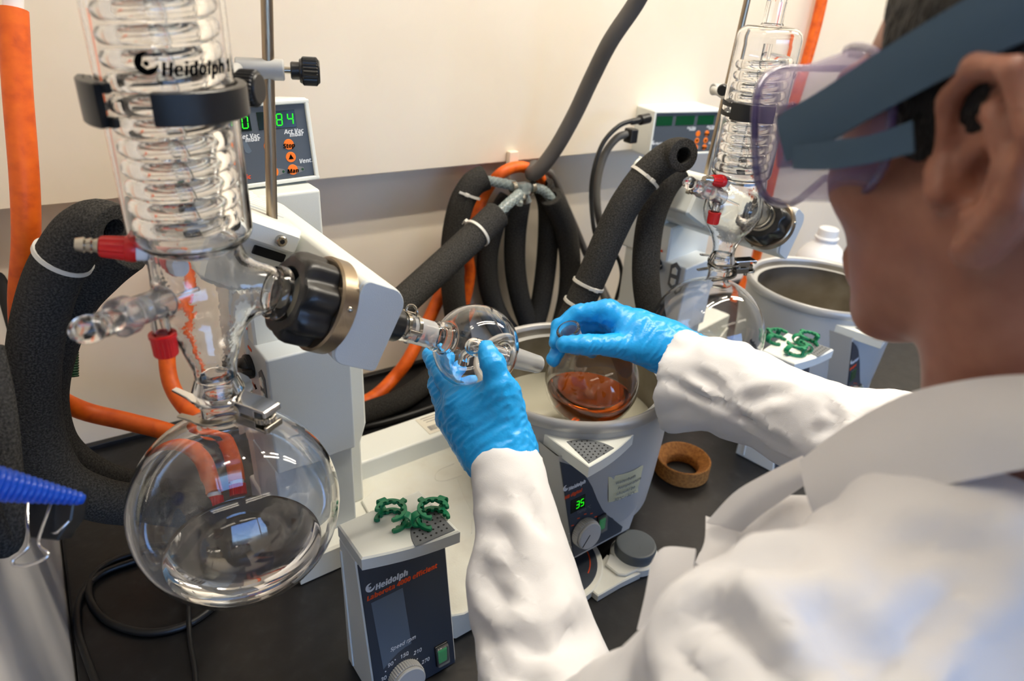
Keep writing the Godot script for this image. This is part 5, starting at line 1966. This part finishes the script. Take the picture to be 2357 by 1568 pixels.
# ---------------------------------------------------------------- the person
func displaced(b: MB, n: FastNoiseLite, amp: float, warp: Basis, n2: FastNoiseLite = null, amp2 := 0.0, where := Vector3.ZERO, reach := 1e9) -> void:
	var nrm := PackedVector3Array()
	nrm.resize(b.v.size())
	for i in range(0, b.f.size(), 3):
		var fn := (b.v[b.f[i + 2]] - b.v[b.f[i]]).cross(b.v[b.f[i + 1]] - b.v[b.f[i]])
		for k in 3:
			nrm[b.f[i + k]] += fn
	for i in b.v.size():
		var p := b.v[i]
		var q := warp * p
		var d := n.get_noise_3d(q.x, q.y, q.z) * amp
		if n2:
			d += n2.get_noise_3d(p.x, p.y, p.z) * amp2
		b.v[i] = p + nrm[i].normalized() * d

func fold_noise(freq: float, seed_: int, ridged := false, octaves := 2) -> FastNoiseLite:
	var n := FastNoiseLite.new()
	n.noise_type = FastNoiseLite.TYPE_SIMPLEX_SMOOTH
	n.frequency = freq
	n.seed = seed_
	n.fractal_octaves = octaves
	n.fractal_type = FastNoiseLite.FRACTAL_RIDGED if ridged else FastNoiseLite.FRACTAL_FBM
	return n

# stretches space along one direction so that noise runs in folds along it
func stretch(dir: Vector3, k: float) -> Basis:
	var f := along(Vector3.ZERO, dir).basis
	return f * Basis.from_scale(Vector3(1, k, 1)) * f.transposed()

func sheet(b: MB, rows: Array, thick: float, sub := 5) -> void:
	# smooth thick patch through a net of points
	var wide := []
	for r in rows:
		wide.append(spline(r, sub))
	var n: int = wide[0].size()
	var cols := []
	for j in n:
		var c := PackedVector3Array()
		for r in wide:
			c.append(r[j])
		cols.append(spline(c, sub) if c.size() > 1 else c)
	var m: int = cols[0].size()
	var up := []
	var dn := []
	for i in m:
		var lu := PackedVector3Array()
		var ld := PackedVector3Array()
		for j in n:
			var dx: Vector3 = cols[mini(j + 1, n - 1)][i] - cols[maxi(j - 1, 0)][i]
			var dy: Vector3 = cols[j][mini(i + 1, m - 1)] - cols[j][maxi(i - 1, 0)]
			var nn := dx.cross(dy).normalized() * thick * 0.5
			lu.append(cols[j][i] + nn)
			ld.append(cols[j][i] - nn)
		up.append(lu)
		dn.append(ld)
	b.rows(dn)
	var rev := up.duplicate()
	rev.reverse()
	b.rows(rev)
	var rim_u := PackedVector3Array()
	var rim_d := PackedVector3Array()
	for j in n:
		rim_u.append(up[0][j]); rim_d.append(dn[0][j])
	for i in range(1, m):
		rim_u.append(up[i][n - 1]); rim_d.append(dn[i][n - 1])
	for j in range(n - 2, -1, -1):
		rim_u.append(up[m - 1][j]); rim_d.append(dn[m - 1][j])
	for i in range(m - 2, 0, -1):
		rim_u.append(up[i][0]); rim_d.append(dn[i][0])
	b.rows([rim_u, rim_d], true)

# presses a crease into a cloth surface: depth, half width, then sight lines whose points are taken on the cloth itself
func crease(b: MB, q: Array) -> void:
	var line := PackedVector3Array()
	for k in range(2, q.size()):
		var d := ray(q[k][0], q[k][1]).normalized()
		var best := Vector3.ZERO
		var near := 1e9
		for p in b.v:
			var w := p - EYE
			var along_ := w.dot(d)
			if along_ > 0.05 and along_ < near and (w - d * along_).length() < 0.006:
				near = along_
				best = p
		if near < 1e8:
			line.append(best)
	if line.size() < 2:
		return
	line = spline(line, 5)
	var lo := line[0]
	var hi := line[0]
	for p in line:
		lo = lo.min(p)
		hi = hi.max(p)
	var wide: float = q[1]
	lo -= Vector3.ONE * wide * 3.0
	hi += Vector3.ONE * wide * 3.0
	var hit := PackedInt32Array()
	var mean := Vector3.ZERO
	for i in b.v.size():
		var p := b.v[i]
		if p.x > lo.x and p.y > lo.y and p.z > lo.z and p.x < hi.x and p.y < hi.y and p.z < hi.z:
			hit.append(i)
	var nrm := {}
	for i in range(0, b.f.size(), 3):
		var a := b.v[b.f[i]]
		if a.x > lo.x and a.y > lo.y and a.z > lo.z and a.x < hi.x and a.y < hi.y and a.z < hi.z:
			var fn := (b.v[b.f[i + 2]] - a).cross(b.v[b.f[i + 1]] - a)
			for k in 3:
				nrm[b.f[i + k]] = nrm.get(b.f[i + k], Vector3.ZERO) + fn
	for i in hit:
		var near := 1e9
		var s := 0.0
		for k in line.size() - 1:
			var c := Geometry3D.get_closest_point_to_segment(b.v[i], line[k], line[k + 1])
			var e := c.distance_to(b.v[i])
			if e < near:
				near = e
				s = (k + 0.5) / line.size()
		if near < wide * 2.8 and nrm.has(i):
			var x := near / wide
			var fade := minf(1.0, 4.0 * minf(s + 0.04, 1.04 - s))
			b.v[i] += nrm[i].normalized() * (float(q[0]) * fade * (0.45 * exp(-(x - 1.6) * (x - 1.6) * 2.5) - exp(-x * x * 1.6)))

const HL := Vector3(-0.99026807, 0.0, -0.1391731)
const HU := Vector3(0.04300685, 0.95105652, -0.30600966)
const HF := Vector3(0.13236148, -0.30901699, -0.9418009)
const HC := Vector3(0.4090, 1.5615, -0.1375)

func hd(l: float, u: float, f: float) -> Vector3:
	return HC + HL * l + HU * u + HF * f

func make_person() -> void:
	var t := thing("person", "person in white lab coat, goggles and blue gloves bending over the bench at the right", "person", Transform3D())
	var hb := Basis(HL, HU, HF)
	# skin: head, neck, and the body under the coat as one surface
	var s := Body.new()
	s.lump(hd(0, 0.03, -0.012), hb, Vector3(0.0745, 0.098, 0.096), 0.02)
	s.lump(hd(0, -0.02, 0.045), hb, Vector3(0.060, 0.080, 0.052), 0.03)
	s.lump(hd(0, -0.060, 0.040), hb, Vector3(0.046, 0.046, 0.050), 0.025)
	for k in [-1.0, 1.0]:
		s.lump(hd(0.050 * k, -0.018, 0.055), hb, Vector3(0.018, 0.020, 0.024), 0.025)
		s.bone(hd(0.054 * k, -0.040, 0.012), hd(0.020 * k, -0.096, 0.076), 0.013, 0.010, 0.03)
		s.bone(hd(0.042 * k, 0.036, 0.080), hd(0.010 * k, 0.034, 0.090), 0.008, 0.008, 0.015)
		s.lump(hd(0.032 * k, 0.012, 0.092), hb, Vector3(0.016, 0.011, 0.012), 0.010, 1)
		s.lump(hd(0.032 * k, 0.012, 0.077), hb, Vector3(0.0125, 0.0125, 0.0125), 0.003)
	s.bone(hd(0, -0.094, 0.076), hd(0, -0.097, 0.080), 0.015, 0.013, 0.025)
	s.bone(hd(0, 0.020, 0.090), hd(0, -0.026, 0.114), 0.008, 0.0115, 0.012)
	for k in [-1.0, 1.0]:
		s.bone(hd(0.010 * k, -0.030, 0.103), hd(0.012 * k, -0.032, 0.099), 0.0075, 0.0065, 0.008)
	s.bone(hd(-0.020, -0.062, 0.093), hd(0.020, -0.062, 0.093), 0.0055, 0.0055, 0.010)
	s.bone(hd(-0.018, -0.072, 0.091), hd(0.018, -0.072, 0.091), 0.0065, 0.0065, 0.010)
	# neck
	s.bone(hd(0, -0.03, -0.030), Vector3(0.400, 1.385, -0.064), 0.056, 0.060, 0.03)
	s.bone(hd(0.056, -0.03, -0.02), Vector3(0.385, 1.39, -0.105), 0.018, 0.016, 0.04)
	for k in [-1.0, 1.0]:
		# ear: plate, helix rim, inner fold, lobe, then the hollows
		var e := func(l: float, u: float, f: float) -> Vector3:
			return hd((0.0735 + (l - 0.0735) * 0.95) * k, u * 1.16 - 0.013, f * 1.16 - 0.011)
		s.lump(e.call(0.0790, 0.001, -0.009), Basis((HL * k + HF * 0.45).normalized(), HU, (HF - HL * 0.45 * k).normalized()), Vector3(0.0050, 0.036, 0.0235), 0.005)
		s.bone(e.call(0.0760, 0.002, 0.012), e.call(0.0800, 0.024, 0.010), 0.0046, 0.0045, 0.004)
		s.bone(e.call(0.0800, 0.024, 0.010), e.call(0.0865, 0.0335, -0.003), 0.0046, 0.0052, 0.004)
		s.bone(e.call(0.0865, 0.0335, -0.003), e.call(0.0930, 0.0285, -0.019), 0.0052, 0.0056, 0.004)
		s.bone(e.call(0.0930, 0.0285, -0.019), e.call(0.0960, 0.008, -0.0265), 0.0056, 0.0058, 0.004)
		s.bone(e.call(0.0960, 0.008, -0.0265), e.call(0.0920, -0.014, -0.020), 0.0058, 0.0058, 0.004)
		s.bone(e.call(0.0920, -0.014, -0.020), e.call(0.0820, -0.031, -0.003), 0.0060, 0.0088, 0.005)
		s.bone(e.call(0.0890, 0.018, -0.010), e.call(0.0900, -0.002, -0.0165), 0.0044, 0.0046, 0.003)
		s.bone(e.call(0.0900, -0.002, -0.0165), e.call(0.0845, -0.019, -0.003), 0.0046, 0.0050, 0.003)
		s.bone(e.call(0.0790, -0.002, 0.013), e.call(0.0830, -0.011, 0.010), 0.0060, 0.0060, 0.005)
		s.lump(e.call(0.0860, -0.005, -0.003), hb, Vector3(0.0150, 0.0115, 0.0090), 0.002, 1)
		s.lump(e.call(0.0890, 0.0125, 0.000), hb, Vector3(0.0120, 0.0070, 0.0090), 0.002, 1)
		s.bone(e.call(0.0955, 0.0255, -0.010), e.call(0.0985, 0.004, -0.0205), 0.0050, 0.0042, 0.002, 1)
	var b := mb(80)
	s.net(b, 0.0032)
	# trunk and arms, hidden by the coat
	s = Body.new()
	s.bone(Vector3(0.405, 1.40, -0.055), Vector3(0.42, 1.16, 0.02), 0.060, 0.105, 0.04)
	s.bone(Vector3(0.42, 1.16, 0.02), Vector3(0.43, 0.92, 0.07), 0.105, 0.10, 0.05)
	for a in [[SH_L, EL_L, WR_L], [SH_R, EL_R, WR_R]]:
		s.bone(Vector3(0.41, 1.33, -0.03), a[0], 0.055, 0.046, 0.04)
		s.bone(a[0], a[1], 0.044, 0.036, 0.02)
		s.bone(a[1], a[2], 0.035, 0.022, 0.02)
	s.bone(Vector3(0.39, 0.93, 0.07), Vector3(0.37, 0.48, 0.06), 0.085, 0.055, 0.05)
	s.bone(Vector3(0.49, 0.93, 0.07), Vector3(0.52, 0.48, 0.06), 0.085, 0.055, 0.05)
	s.bone(Vector3(0.37, 0.48, 0.06), Vector3(0.36, 0.07, 0.10), 0.055, 0.038, 0.03)
	s.bone(Vector3(0.52, 0.48, 0.06), Vector3(0.54, 0.07, 0.10), 0.055, 0.038, 0.03)
	s.bone(Vector3(0.36, 0.045, 0.12), Vector3(0.345, 0.040, -0.07), 0.042, 0.036, 0.03)
	s.bone(Vector3(0.54, 0.045, 0.12), Vector3(0.555, 0.040, -0.07), 0.042, 0.036, 0.03)
	s.net(b, 0.014)
	put(b, "body", M.skin, t)
	# hair
	s = Body.new()
	s.lump(hd(0, 0.034, -0.018), hb, Vector3(0.0815, 0.105, 0.101), 0.01)
	s.bone(hd(0.0705, 0.030, 0.020), hd(0.0700, -0.004, 0.022), 0.0085, 0.0050, 0.008)
	s.bone(hd(-0.0705, 0.030, 0.020), hd(-0.0700, -0.004, 0.022), 0.0085, 0.0050, 0.008)
	s.lump(hd(0, 0.000, 0.105), hb, Vector3(0.110, 0.098, 0.072), 0.012, 1)
	s.lump(hd(0, -0.115, 0.03), hb, Vector3(0.13, 0.115, 0.11), 0.012, 1)
	b = mb(80)
	s.net(b, 0.0034)
	displaced(b, fold_noise(160.0, 3), 0.0018, stretch(HU, 0.25))
	put(b, "hair", M.hair, t)
	# dark shirt collar under the coat
	b = mb(50)
	b.lathe(vec2s([0.066, -0.03, 0.068, 0.0, 0.066, 0.012, 0.0625, 0.014, 0.061, 0.012, 0.060, -0.03]), 40, along(Vector3(0.402, 1.405, -0.070), Vector3(0.03, 1, -0.22)))
	put(b, "shirt_collar", M.shirt_dark, t)
	make_coat(t)
	make_gloves(t)
	make_goggles()

const SH_L := Vector3(0.222, 1.335, -0.085)
const EL_L := Vector3(0.205, 1.105, -0.20)
const WR_L := Vector3(0.2915, 1.205, -0.400)
const SH_R := Vector3(0.585, 1.345, -0.10)
const EL_R := Vector3(0.665, 1.190, -0.255)
const WR_R := Vector3(0.612, 1.212, -0.498)

func make_coat(t: Node3D) -> void:
	var s := Body.new()
	# shoulders and trunk
	s.bone(Vector3(0.335, 1.358, -0.055), Vector3(0.475, 1.362, -0.062), 0.050, 0.050, 0.03)
	s.bone(Vector3(0.355, 1.352, -0.050), SH_L, 0.060, 0.058, 0.035)
	s.bone(Vector3(0.455, 1.352, -0.060), SH_R, 0.060, 0.058, 0.035)
	s.bone(Vector3(0.355, 1.32, -0.03), Vector3(0.355, 1.10, 0.03), 0.090, 0.105, 0.05)
	s.bone(Vector3(0.475, 1.32, -0.04), Vector3(0.485, 1.10, 0.03), 0.090, 0.105, 0.05)
	s.bone(Vector3(0.37, 1.10, 0.03), Vector3(0.36, 0.60, 0.08), 0.105, 0.14, 0.05)
	s.bone(Vector3(0.48, 1.10, 0.03), Vector3(0.51, 0.60, 0.08), 0.105, 0.14, 0.05)
	# sleeves
	s.bone(SH_L, EL_L, 0.061, 0.055, 0.03)
	var cuff_l := P(1168, 1062, 0.628)
	s.bone(EL_L, cuff_l, 0.057, 0.030, 0.03)
	s.bone(EL_L, EL_L.lerp(cuff_l, 0.55), 0.058, 0.046, 0.02)
	s.bone(SH_R, EL_R, 0.062, 0.058, 0.03)
	var cuff_r := P(1560, 880, 0.845)
	var cuff_in := P(1690, 900, 0.80)
	s.bone(EL_R, cuff_in, 0.060, 0.056, 0.03)
	s.bone(cuff_in, cuff_r, 0.056, 0.0595, 0.02)
	# open cuffs
	var dl := (cuff_l - EL_L).normalized()
	s.lump(cuff_l + dl * 0.0545, along(Vector3.ZERO, dl).basis, Vector3(0.10, 0.055, 0.10), 0.004, 1)
	var dr := (cuff_r - cuff_in).normalized()
	s.lump(cuff_r + dr * 0.112, along(Vector3.ZERO, dr).basis, Vector3(0.16, 0.115, 0.16), 0.004, 1)
	# cloth that carries the collar and the open front edge
	var last := Vector3.ZERO
	for q in [[1900, 1190, 0.398], [1975, 1175, 0.366], [2080, 1142, 0.334], [2210, 1110, 0.308], [2357, 1080, 0.286], [2480, 1060, 0.268]]:
		var w := P(q[0], q[1], q[2]) + Vector3(0.004, -0.050, -0.002)
		if last != Vector3.ZERO:
			s.bone(last, w, 0.029, 0.029, 0.02)
		last = w
	s.bone(P(1690, 1245, 0.462) + Vector3(0.016, -0.042, -0.004), P(1860, 1130, 0.420) + Vector3(0.014, -0.044, -0.004), 0.026, 0.030, 0.02)
	# neck opening
	s.bone(Vector3(0.402, 1.36, -0.055), Vector3(0.41, 1.47, -0.10), 0.052, 0.075, 0.012, 1)
	var b := mb(80)
	s.net(b, 0.0062)
	# folds: broad drapery, then tight creases across the sleeves
	displaced(b, fold_noise(7.0, 11), 0.010, stretch(Vector3(0.3, 0.8, -0.5), 0.45), fold_noise(17.0, 5), 0.0035)
	displaced(b, fold_noise(13.0, 23, true, 1), -0.0035, stretch(Vector3(-0.7, 0.4, 0.4), 0.35))
	for q in [
		[0.008, 0.013, [1640, 1279], [1715, 1275], [1790, 1262]],
		[0.011, 0.012, [1530, 1405], [1606, 1407], [1692, 1488], [1764, 1568]],
		[0.009, 0.011, [1522, 1449], [1585, 1509], [1640, 1568]],
		[0.008, 0.013, [1849, 1343], [1896, 1390], [1960, 1466], [2011, 1510]],
		[0.005, 0.008, [2260, 1310], [2224, 1356], [2139, 1432], [2011, 1568]],
		[0.006, 0.012, [2041, 1228], [2150, 1228], [2224, 1238], [2296, 1279]],
		[0.005, 0.010, [1120, 1225], [1151, 1240], [1160, 1290]],
		[0.007, 0.011, [1100, 1300], [1115, 1345], [1150, 1400]],
		[0.008, 0.013, [1095, 1445], [1200, 1490], [1300, 1470], [1350, 1435]],
		[0.006, 0.010, [1110, 1530], [1190, 1545], [1254, 1560]],
		[0.004, 0.007, [1205, 1110], [1220, 1160], [1260, 1210]],
		[0.006, 0.006, [1526, 868], [1613, 921], [1710, 973], [1813, 1042]],
		[0.006, 0.008, [1918, 925], [1912, 965], [1902, 1004]],
		[0.006, 0.009, [1700, 930], [1760, 905], [1800, 900]],
		[0.005, 0.008, [1600, 850], [1640, 880], [1660, 940]],
		[0.006, 0.009, [1982, 942], [1978, 960], [1985, 985]],
	]:
		crease(b, q)
	put(b, "lab_coat", M.coat_cotton, t)
	# fallen collar on the near side
	b = mb(60)
	sheet(b, [path([[1846, 1062, 0.418], [1950, 985, 0.385], [2080, 915, 0.350], [2210, 882, 0.322], [2357, 868, 0.298], [2500, 880, 0.276]]), path([[1858, 1130, 0.398], [1955, 1075, 0.366], [2080, 1018, 0.334], [2210, 985, 0.307], [2357, 960, 0.284], [2500, 955, 0.262]]), path([[1884, 1200, 0.392], [1962, 1182, 0.362], [2080, 1142, 0.330], [2210, 1110, 0.304], [2357, 1080, 0.282], [2500, 1062, 0.260]])], 0.0030)
	put(b, "collar", M.coat_cotton, t, "broad white collar folded down over the near shoulder")
	b = mb(60)
	sheet(b, [path([[1628, 1205, 0.46], [1690, 1138, 0.45], [1762, 1095, 0.438], [1850, 1052, 0.424]]), path([[1665, 1212, 0.448], [1722, 1160, 0.438], [1785, 1120, 0.426], [1852, 1085, 0.410]]), path([[1705, 1222, 0.450], [1752, 1182, 0.440], [1805, 1146, 0.428], [1856, 1112, 0.412]])], 0.0026)
	put(b, "lapel", M.coat_cotton, t, "front edge of the coat standing open")
	b = mb(60)
	sheet(b, [path([[1625, 1190, 0.47], [1622, 1250, 0.455], [1600, 1300, 0.44]]), path([[1700, 1215, 0.455], [1690, 1260, 0.445], [1650, 1310, 0.43]])], 0.0024)
	put(b, "front_facing", M.coat_cotton, t)
	b = mb(60)
	sheet(b, [path([[1500, 1302, 0.455], [1530, 1262, 0.455], [1602, 1266, 0.445]]), path([[1488, 1370, 0.445], [1520, 1345, 0.440], [1590, 1340, 0.430]]), path([[1468, 1450, 0.440], [1500, 1440, 0.435], [1560, 1430, 0.425]])], 0.0026)
	put(b, "front_edge", M.coat_cotton, t)

func finger(s: Body, pts: Array, rads: Array) -> void:
	var w := []
	for q in pts:
		w.append(P(q[0], q[1], q[2]))
	s.chain(w, rads, 0.007)

func make_gloves(t: Node3D) -> void:
	# left hand round the bulb
	var s := Body.new()
	var bulb := Transform3D(Basis(Vector3.UP, deg_to_rad(3)), STAND[0]) * (drive_frame(Vector3.ZERO) * Vector3(-0.059, 0.4115, 0.03))
	s.bone(P(1185, 1150, 0.605), P(1158, 1055, 0.632), 0.0255, 0.0255, 0.02)
	s.bone(P(1158, 1055, 0.632), P(1120, 985, 0.645), 0.0255, 0.0240, 0.02)
	s.bone(P(1150, 1030, 0.640), P(1080, 925, 0.655), 0.0215, 0.0150, 0.02)
	s.bone(P(1125, 1035, 0.645), P(1050, 950, 0.672), 0.0205, 0.0150, 0.02)
	s.bone(P(1110, 1030, 0.652), P(1040, 965, 0.688), 0.0190, 0.0140, 0.02)
	s.bone(P(1165, 1020, 0.636), P(1152, 905, 0.628), 0.0215, 0.0150, 0.02)
	s.bone(P(1080, 925, 0.655), P(1150, 925, 0.634), 0.0130, 0.0130, 0.025)
	finger(s, [[1158, 950, 0.632], [1148, 888, 0.622], [1134, 838, 0.6215], [1119, 803, 0.628]], [0.0160, 0.0122, 0.0104, 0.0086])
	finger(s, [[1062, 925, 0.660], [1028, 868, 0.676], [1004, 832, 0.695], [990, 817, 0.708]], [0.0140, 0.0115, 0.0100, 0.0084])
	finger(s, [[1042, 945, 0.676], [1012, 888, 0.700], [1010, 850, 0.724], [1025, 825, 0.738]], [0.0135, 0.0115, 0.0100, 0.0086])
	finger(s, [[1036, 962, 0.692], [1020, 915, 0.720], [1030, 875, 0.742], [1055, 850, 0.750]], [0.0125, 0.0108, 0.0094, 0.0082])
	finger(s, [[1040, 980, 0.700], [1040, 940, 0.730], [1058, 905, 0.744], [1085, 885, 0.746]], [0.0115, 0.0096, 0.0084, 0.0074])
	s.lump(bulb, Basis(), Vector3.ONE * 0.0432, 0.003, 1)
	var b := mb(70)
	s.net(b, 0.0019)
	displaced(b, fold_noise(85.0, 4, true, 1), 0.0010, stretch(P(1080, 1000, 0.65) - P(1200, 920, 0.63), 0.10), fold_noise(30.0, 8), 0.0005)
	var g := put(b, "glove", M.nitrile, t, "blue nitrile glove cradling the glass bulb")
	# right hand at the neck of the brown flask
	s = Body.new()
	s.bone(P(1600, 818, 0.838), P(1545, 803, 0.852), 0.0265, 0.0255, 0.02)
	s.bone(P(1545, 803, 0.852), P(1470, 770, 0.856), 0.0250, 0.0255, 0.02)
	s.bone(P(1530, 785, 0.856), P(1400, 720, 0.858), 0.0200, 0.0145, 0.02)
	s.bone(P(1530, 790, 0.862), P(1408, 738, 0.874), 0.0200, 0.0140, 0.02)
	s.bone(P(1530, 800, 0.868), P(1420, 758, 0.888), 0.0190, 0.0135, 0.02)
	s.bone(P(1520, 815, 0.846), P(1440, 795, 0.842), 0.0200, 0.0140, 0.02)
	finger(s, [[1398, 716, 0.858], [1330, 722, 0.866], [1288, 752, 0.866], [1278, 788, 0.858]], [0.0145, 0.0112, 0.0098, 0.0085])
	finger(s, [[1405, 735, 0.874], [1336, 752, 0.886], [1292, 792, 0.876], [1274, 828, 0.866]], [0.0138, 0.0112, 0.0102, 0.0092])
	finger(s, [[1418, 755, 0.888], [1366, 765, 0.906], [1334, 785, 0.908], [1330, 800, 0.898]], [0.0128, 0.0105, 0.0092, 0.0080])
	finger(s, [[1432, 772, 0.894], [1390, 785, 0.912], [1366, 800, 0.914], [1362, 812, 0.906]], [0.0115, 0.0094, 0.0082, 0.0072])
	finger(s, [[1465, 800, 0.842], [1412, 795, 0.832], [1350, 794, 0.8250], [1300, 793, 0.8275]], [0.0172, 0.0132, 0.0120, 0.0104])
	b = mb(70)
	s.net(b, 0.0019)
	displaced(b, fold_noise(85.0, 14, true, 1), 0.0010, stretch(P(1530, 720, 0.85) - P(1450, 860, 0.85), 0.10), fold_noise(30.0, 18), 0.0005)
	put(b, "glove", M.nitrile, t, "blue nitrile glove pinching the flask neck")
	# crinkled glove ends that reach into the sleeves
	b = mb(70)
	var c := along(P(1558, 806, 0.850), P(1510, 790, 0.855) - P(1600, 818, 0.838))
	var rr := []
	for i in 11:
		var line := PackedVector3Array()
		for j in 40:
			var a := -TAU * j / 40
			var r := 0.0268 + 0.0012 * sin(3.0 * a + i * 1.1) + 0.0009 * sin(7.0 * a - i * 0.8) + 0.0011 * (i % 2)
			line.append(c * Vector3(cos(a) * r, 0.016 - 0.0035 * i, sin(a) * r))
		rr.append(line)
	rr.reverse()
	for l in rr:
		l.reverse()
	b.rows(rr, true)
	put(b, "glove_cuff", M.nitrile, t)

func make_goggles() -> void:
	var t := thing("safety_goggles", "violet tinted safety goggles with wide slate blue strap, worn on the head", "goggles", Transform3D())
	var n := 56
	var loop := func(grow: float, fwd: float, curve: float) -> PackedVector3Array:
		var out := PackedVector3Array()
		for j in n:
			var a := TAU * j / n
			var x := signf(cos(a)) * pow(absf(cos(a)), 0.55) * 0.078 * grow
			var y := 0.012 + signf(sin(a)) * pow(absf(sin(a)), 0.62) * 0.041 * grow
			if sin(a) < 0:
				y += 0.016 * exp(-x * x / 0.0004)
			out.append(hd(x, y, fwd - curve * x * x))
		return out
	var b := mb(60)
	var outer := [loop.call(1.06, 0.1030, 11.5), loop.call(1.03, 0.1070, 9.5), loop.call(1.0, 0.1200, 5.0), loop.call(1.0, 0.1270, 3.2), loop.call(1.03, 0.1285, 3.0), loop.call(1.03, 0.1345, 3.0)]
	b.rows(outer, true)
	var inner := [loop.call(0.99, 0.1345, 3.0), loop.call(0.965, 0.1270, 3.2), loop.call(0.965, 0.1200, 5.0), loop.call(1.0, 0.1070, 9.5), loop.call(1.03, 0.1030, 11.5), loop.call(1.06, 0.1030, 11.5)]
	b.rows([outer[5], inner[0]], true)
	b.rows(inner, true)
	put(b, "frame", M.goggle_soft, t, "soft violet translucent frame")
	b = mb(60)
	for q in [[1.03, 0.1320, 3.0], [1.06, 0.1032, 11.5]]:
		var ring: PackedVector3Array = loop.call(q[0], q[1], q[2])
		ring.append(ring[0])
		ring.append(ring[1])
		b.tube(ring, 0.0023, 8, false)
	put(b, "rim", M.goggle_edge, t)
	b = mb(60)
	var rows := []
	for k in 7:
		rows.append(loop.call(lerpf(0.02, 0.985, k / 6.0), 0.1330, 3.0))
	rows.reverse()
	b.rows(rows, true)
	put(b, "lens", M.goggle_lens, t, "clear lens")
	# buckles and strap
	for k in [-1.0, 1.0]:
		b = mb(35)
		b.box(Vector3.ZERO, Vector3(0.004, 0.034, 0.012), 0.0015, Transform3D(Basis(HL, HU, HF), hd(0.0815 * k, 0.010, 0.088)))
		put(b, "buckle", M.goggle_edge, t)
	var mids := [[0.0835, 0.009, 0.090], [0.0850, 0.016, 0.062], [0.0870, 0.030, 0.020], [0.0865, 0.043, -0.025], [0.0740, 0.054, -0.072], [0.0420, 0.062, -0.108], [0.0, 0.064, -0.122], [-0.0420, 0.062, -0.108], [-0.0740, 0.054, -0.072], [-0.0865, 0.043, -0.025], [-0.0870, 0.030, 0.020], [-0.0850, 0.016, 0.062], [-0.0835, 0.009, 0.090]]
	var up := PackedVector3Array()
	var mid := PackedVector3Array()
	var dn := PackedVector3Array()
	for q in mids:
		up.append(hd(q[0] * 0.985, q[1] + 0.0125, q[2] + 0.004))
		mid.append(hd(q[0], q[1], q[2]))
		dn.append(hd(q[0] * 0.995, q[1] - 0.0125, q[2] - 0.004))
	b = mb(60)
	sheet(b, [up, mid, dn], 0.0018)
	put(b, "strap", M.strap_blue, t, "slate blue elastic strap")
	b = mb(60)
	sheet(b, [PackedVector3Array([hd(0.0845, 0.004, 0.080), hd(0.0880, 0.004, 0.055), hd(0.0890, 0.004, 0.030), hd(0.0860, 0.008, 0.012)]), PackedVector3Array([hd(0.0845, -0.008, 0.080), hd(0.0885, -0.010, 0.055), hd(0.0895, -0.009, 0.030), hd(0.0865, -0.006, 0.010)])], 0.0016)
	put(b, "strap_tail", M.strap_blue, t)

# ---------------------------------------------------------------- scene
const YAW := [3.0, 11.0]
const STAND := [Vector3(0.168, 0.9, -0.523), Vector3(0.8966, 0.9, -0.5661)]
const LIFT := [Vector3.ZERO, Vector3(-0.022, -0.045, -0.075)]
const HEAD_U := [0.0, 0.04]

func _ready() -> void:
	make_materials()
	make_view()
	make_lamps()
	make_room()
	make_evaporator("white rotary evaporator in front of the wall, nearest the partition", STAND[0], deg_to_rad(3), LIFT[0], 0.0, true)
	make_evaporator("white rotary evaporator farther right, half hidden by the head", STAND[1], deg_to_rad(11), LIFT[1], 0.04, false)
	make_bath("grey heating bath with steel pot and a note, below the gloved hands", Vector3(0.5525, BENCH, -0.6275), deg_to_rad(3), 0.0, true)
	make_bath("empty heating bath farther right, beyond the person's chin", Vector3(1.192, BENCH, -0.665), deg_to_rad(11), -0.005, false)
	make_bath_extras()
	make_bench_knob()
	for k in 2:
		var base := Transform3D(Basis(Vector3.UP, deg_to_rad(YAW[k])), STAND[k])
		var axis: Transform3D = base * Transform3D(Basis(), LIFT[k] + Vector3(-0.098, 0, 0.03))
		var first := k == 0
		make_condenser(["tall clear glass coil condenser nearest the partition, with black lettering", "shorter clear glass coil condenser farther right, with rounded top"][k], axis, 0.93 if first else 0.725, 0.058 + HEAD_U[k], first)
		make_receiver(["big round receiving flask nearest the camera, part filled with clear liquid", "empty round receiving flask behind the right sleeve"][k], axis * Transform3D(Basis(), Vector3(0, 0.305, 0)), 0.084, -0.047 if first else 1.0, -99.0 if first else 0.55)
		var rod: Vector3 = Vector3(0.1035, 0, -0.12) + U * HEAD_U[k]
		make_condenser_clamp(["black clamp round the left condenser, with knurled knobs on a rod", "black clamp round the right condenser"][k], axis, 0.6335 if first else 0.628, rod, first)
		make_joint_clamp(["steel fork clamp on the joint above the big front flask", "steel fork clamp on the joint above the empty right flask"][k], axis * Transform3D(Basis(Vector3.UP, deg_to_rad(28 if first else 62)), Vector3(0, 0.411, 0)))
	var df := Transform3D(Basis(Vector3.UP, deg_to_rad(3)), STAND[0]) * drive_frame(Vector3.ZERO)
	make_splash_guard(Transform3D(df.basis * Basis(Vector3(0, 0, -1), Vector3(1, 0, 0), Vector3(0, -1, 0)), df * Vector3(0, 0.4115, 0.03)))
	make_brown_flask()
	make_hoses()
	make_small_things()
	make_person()
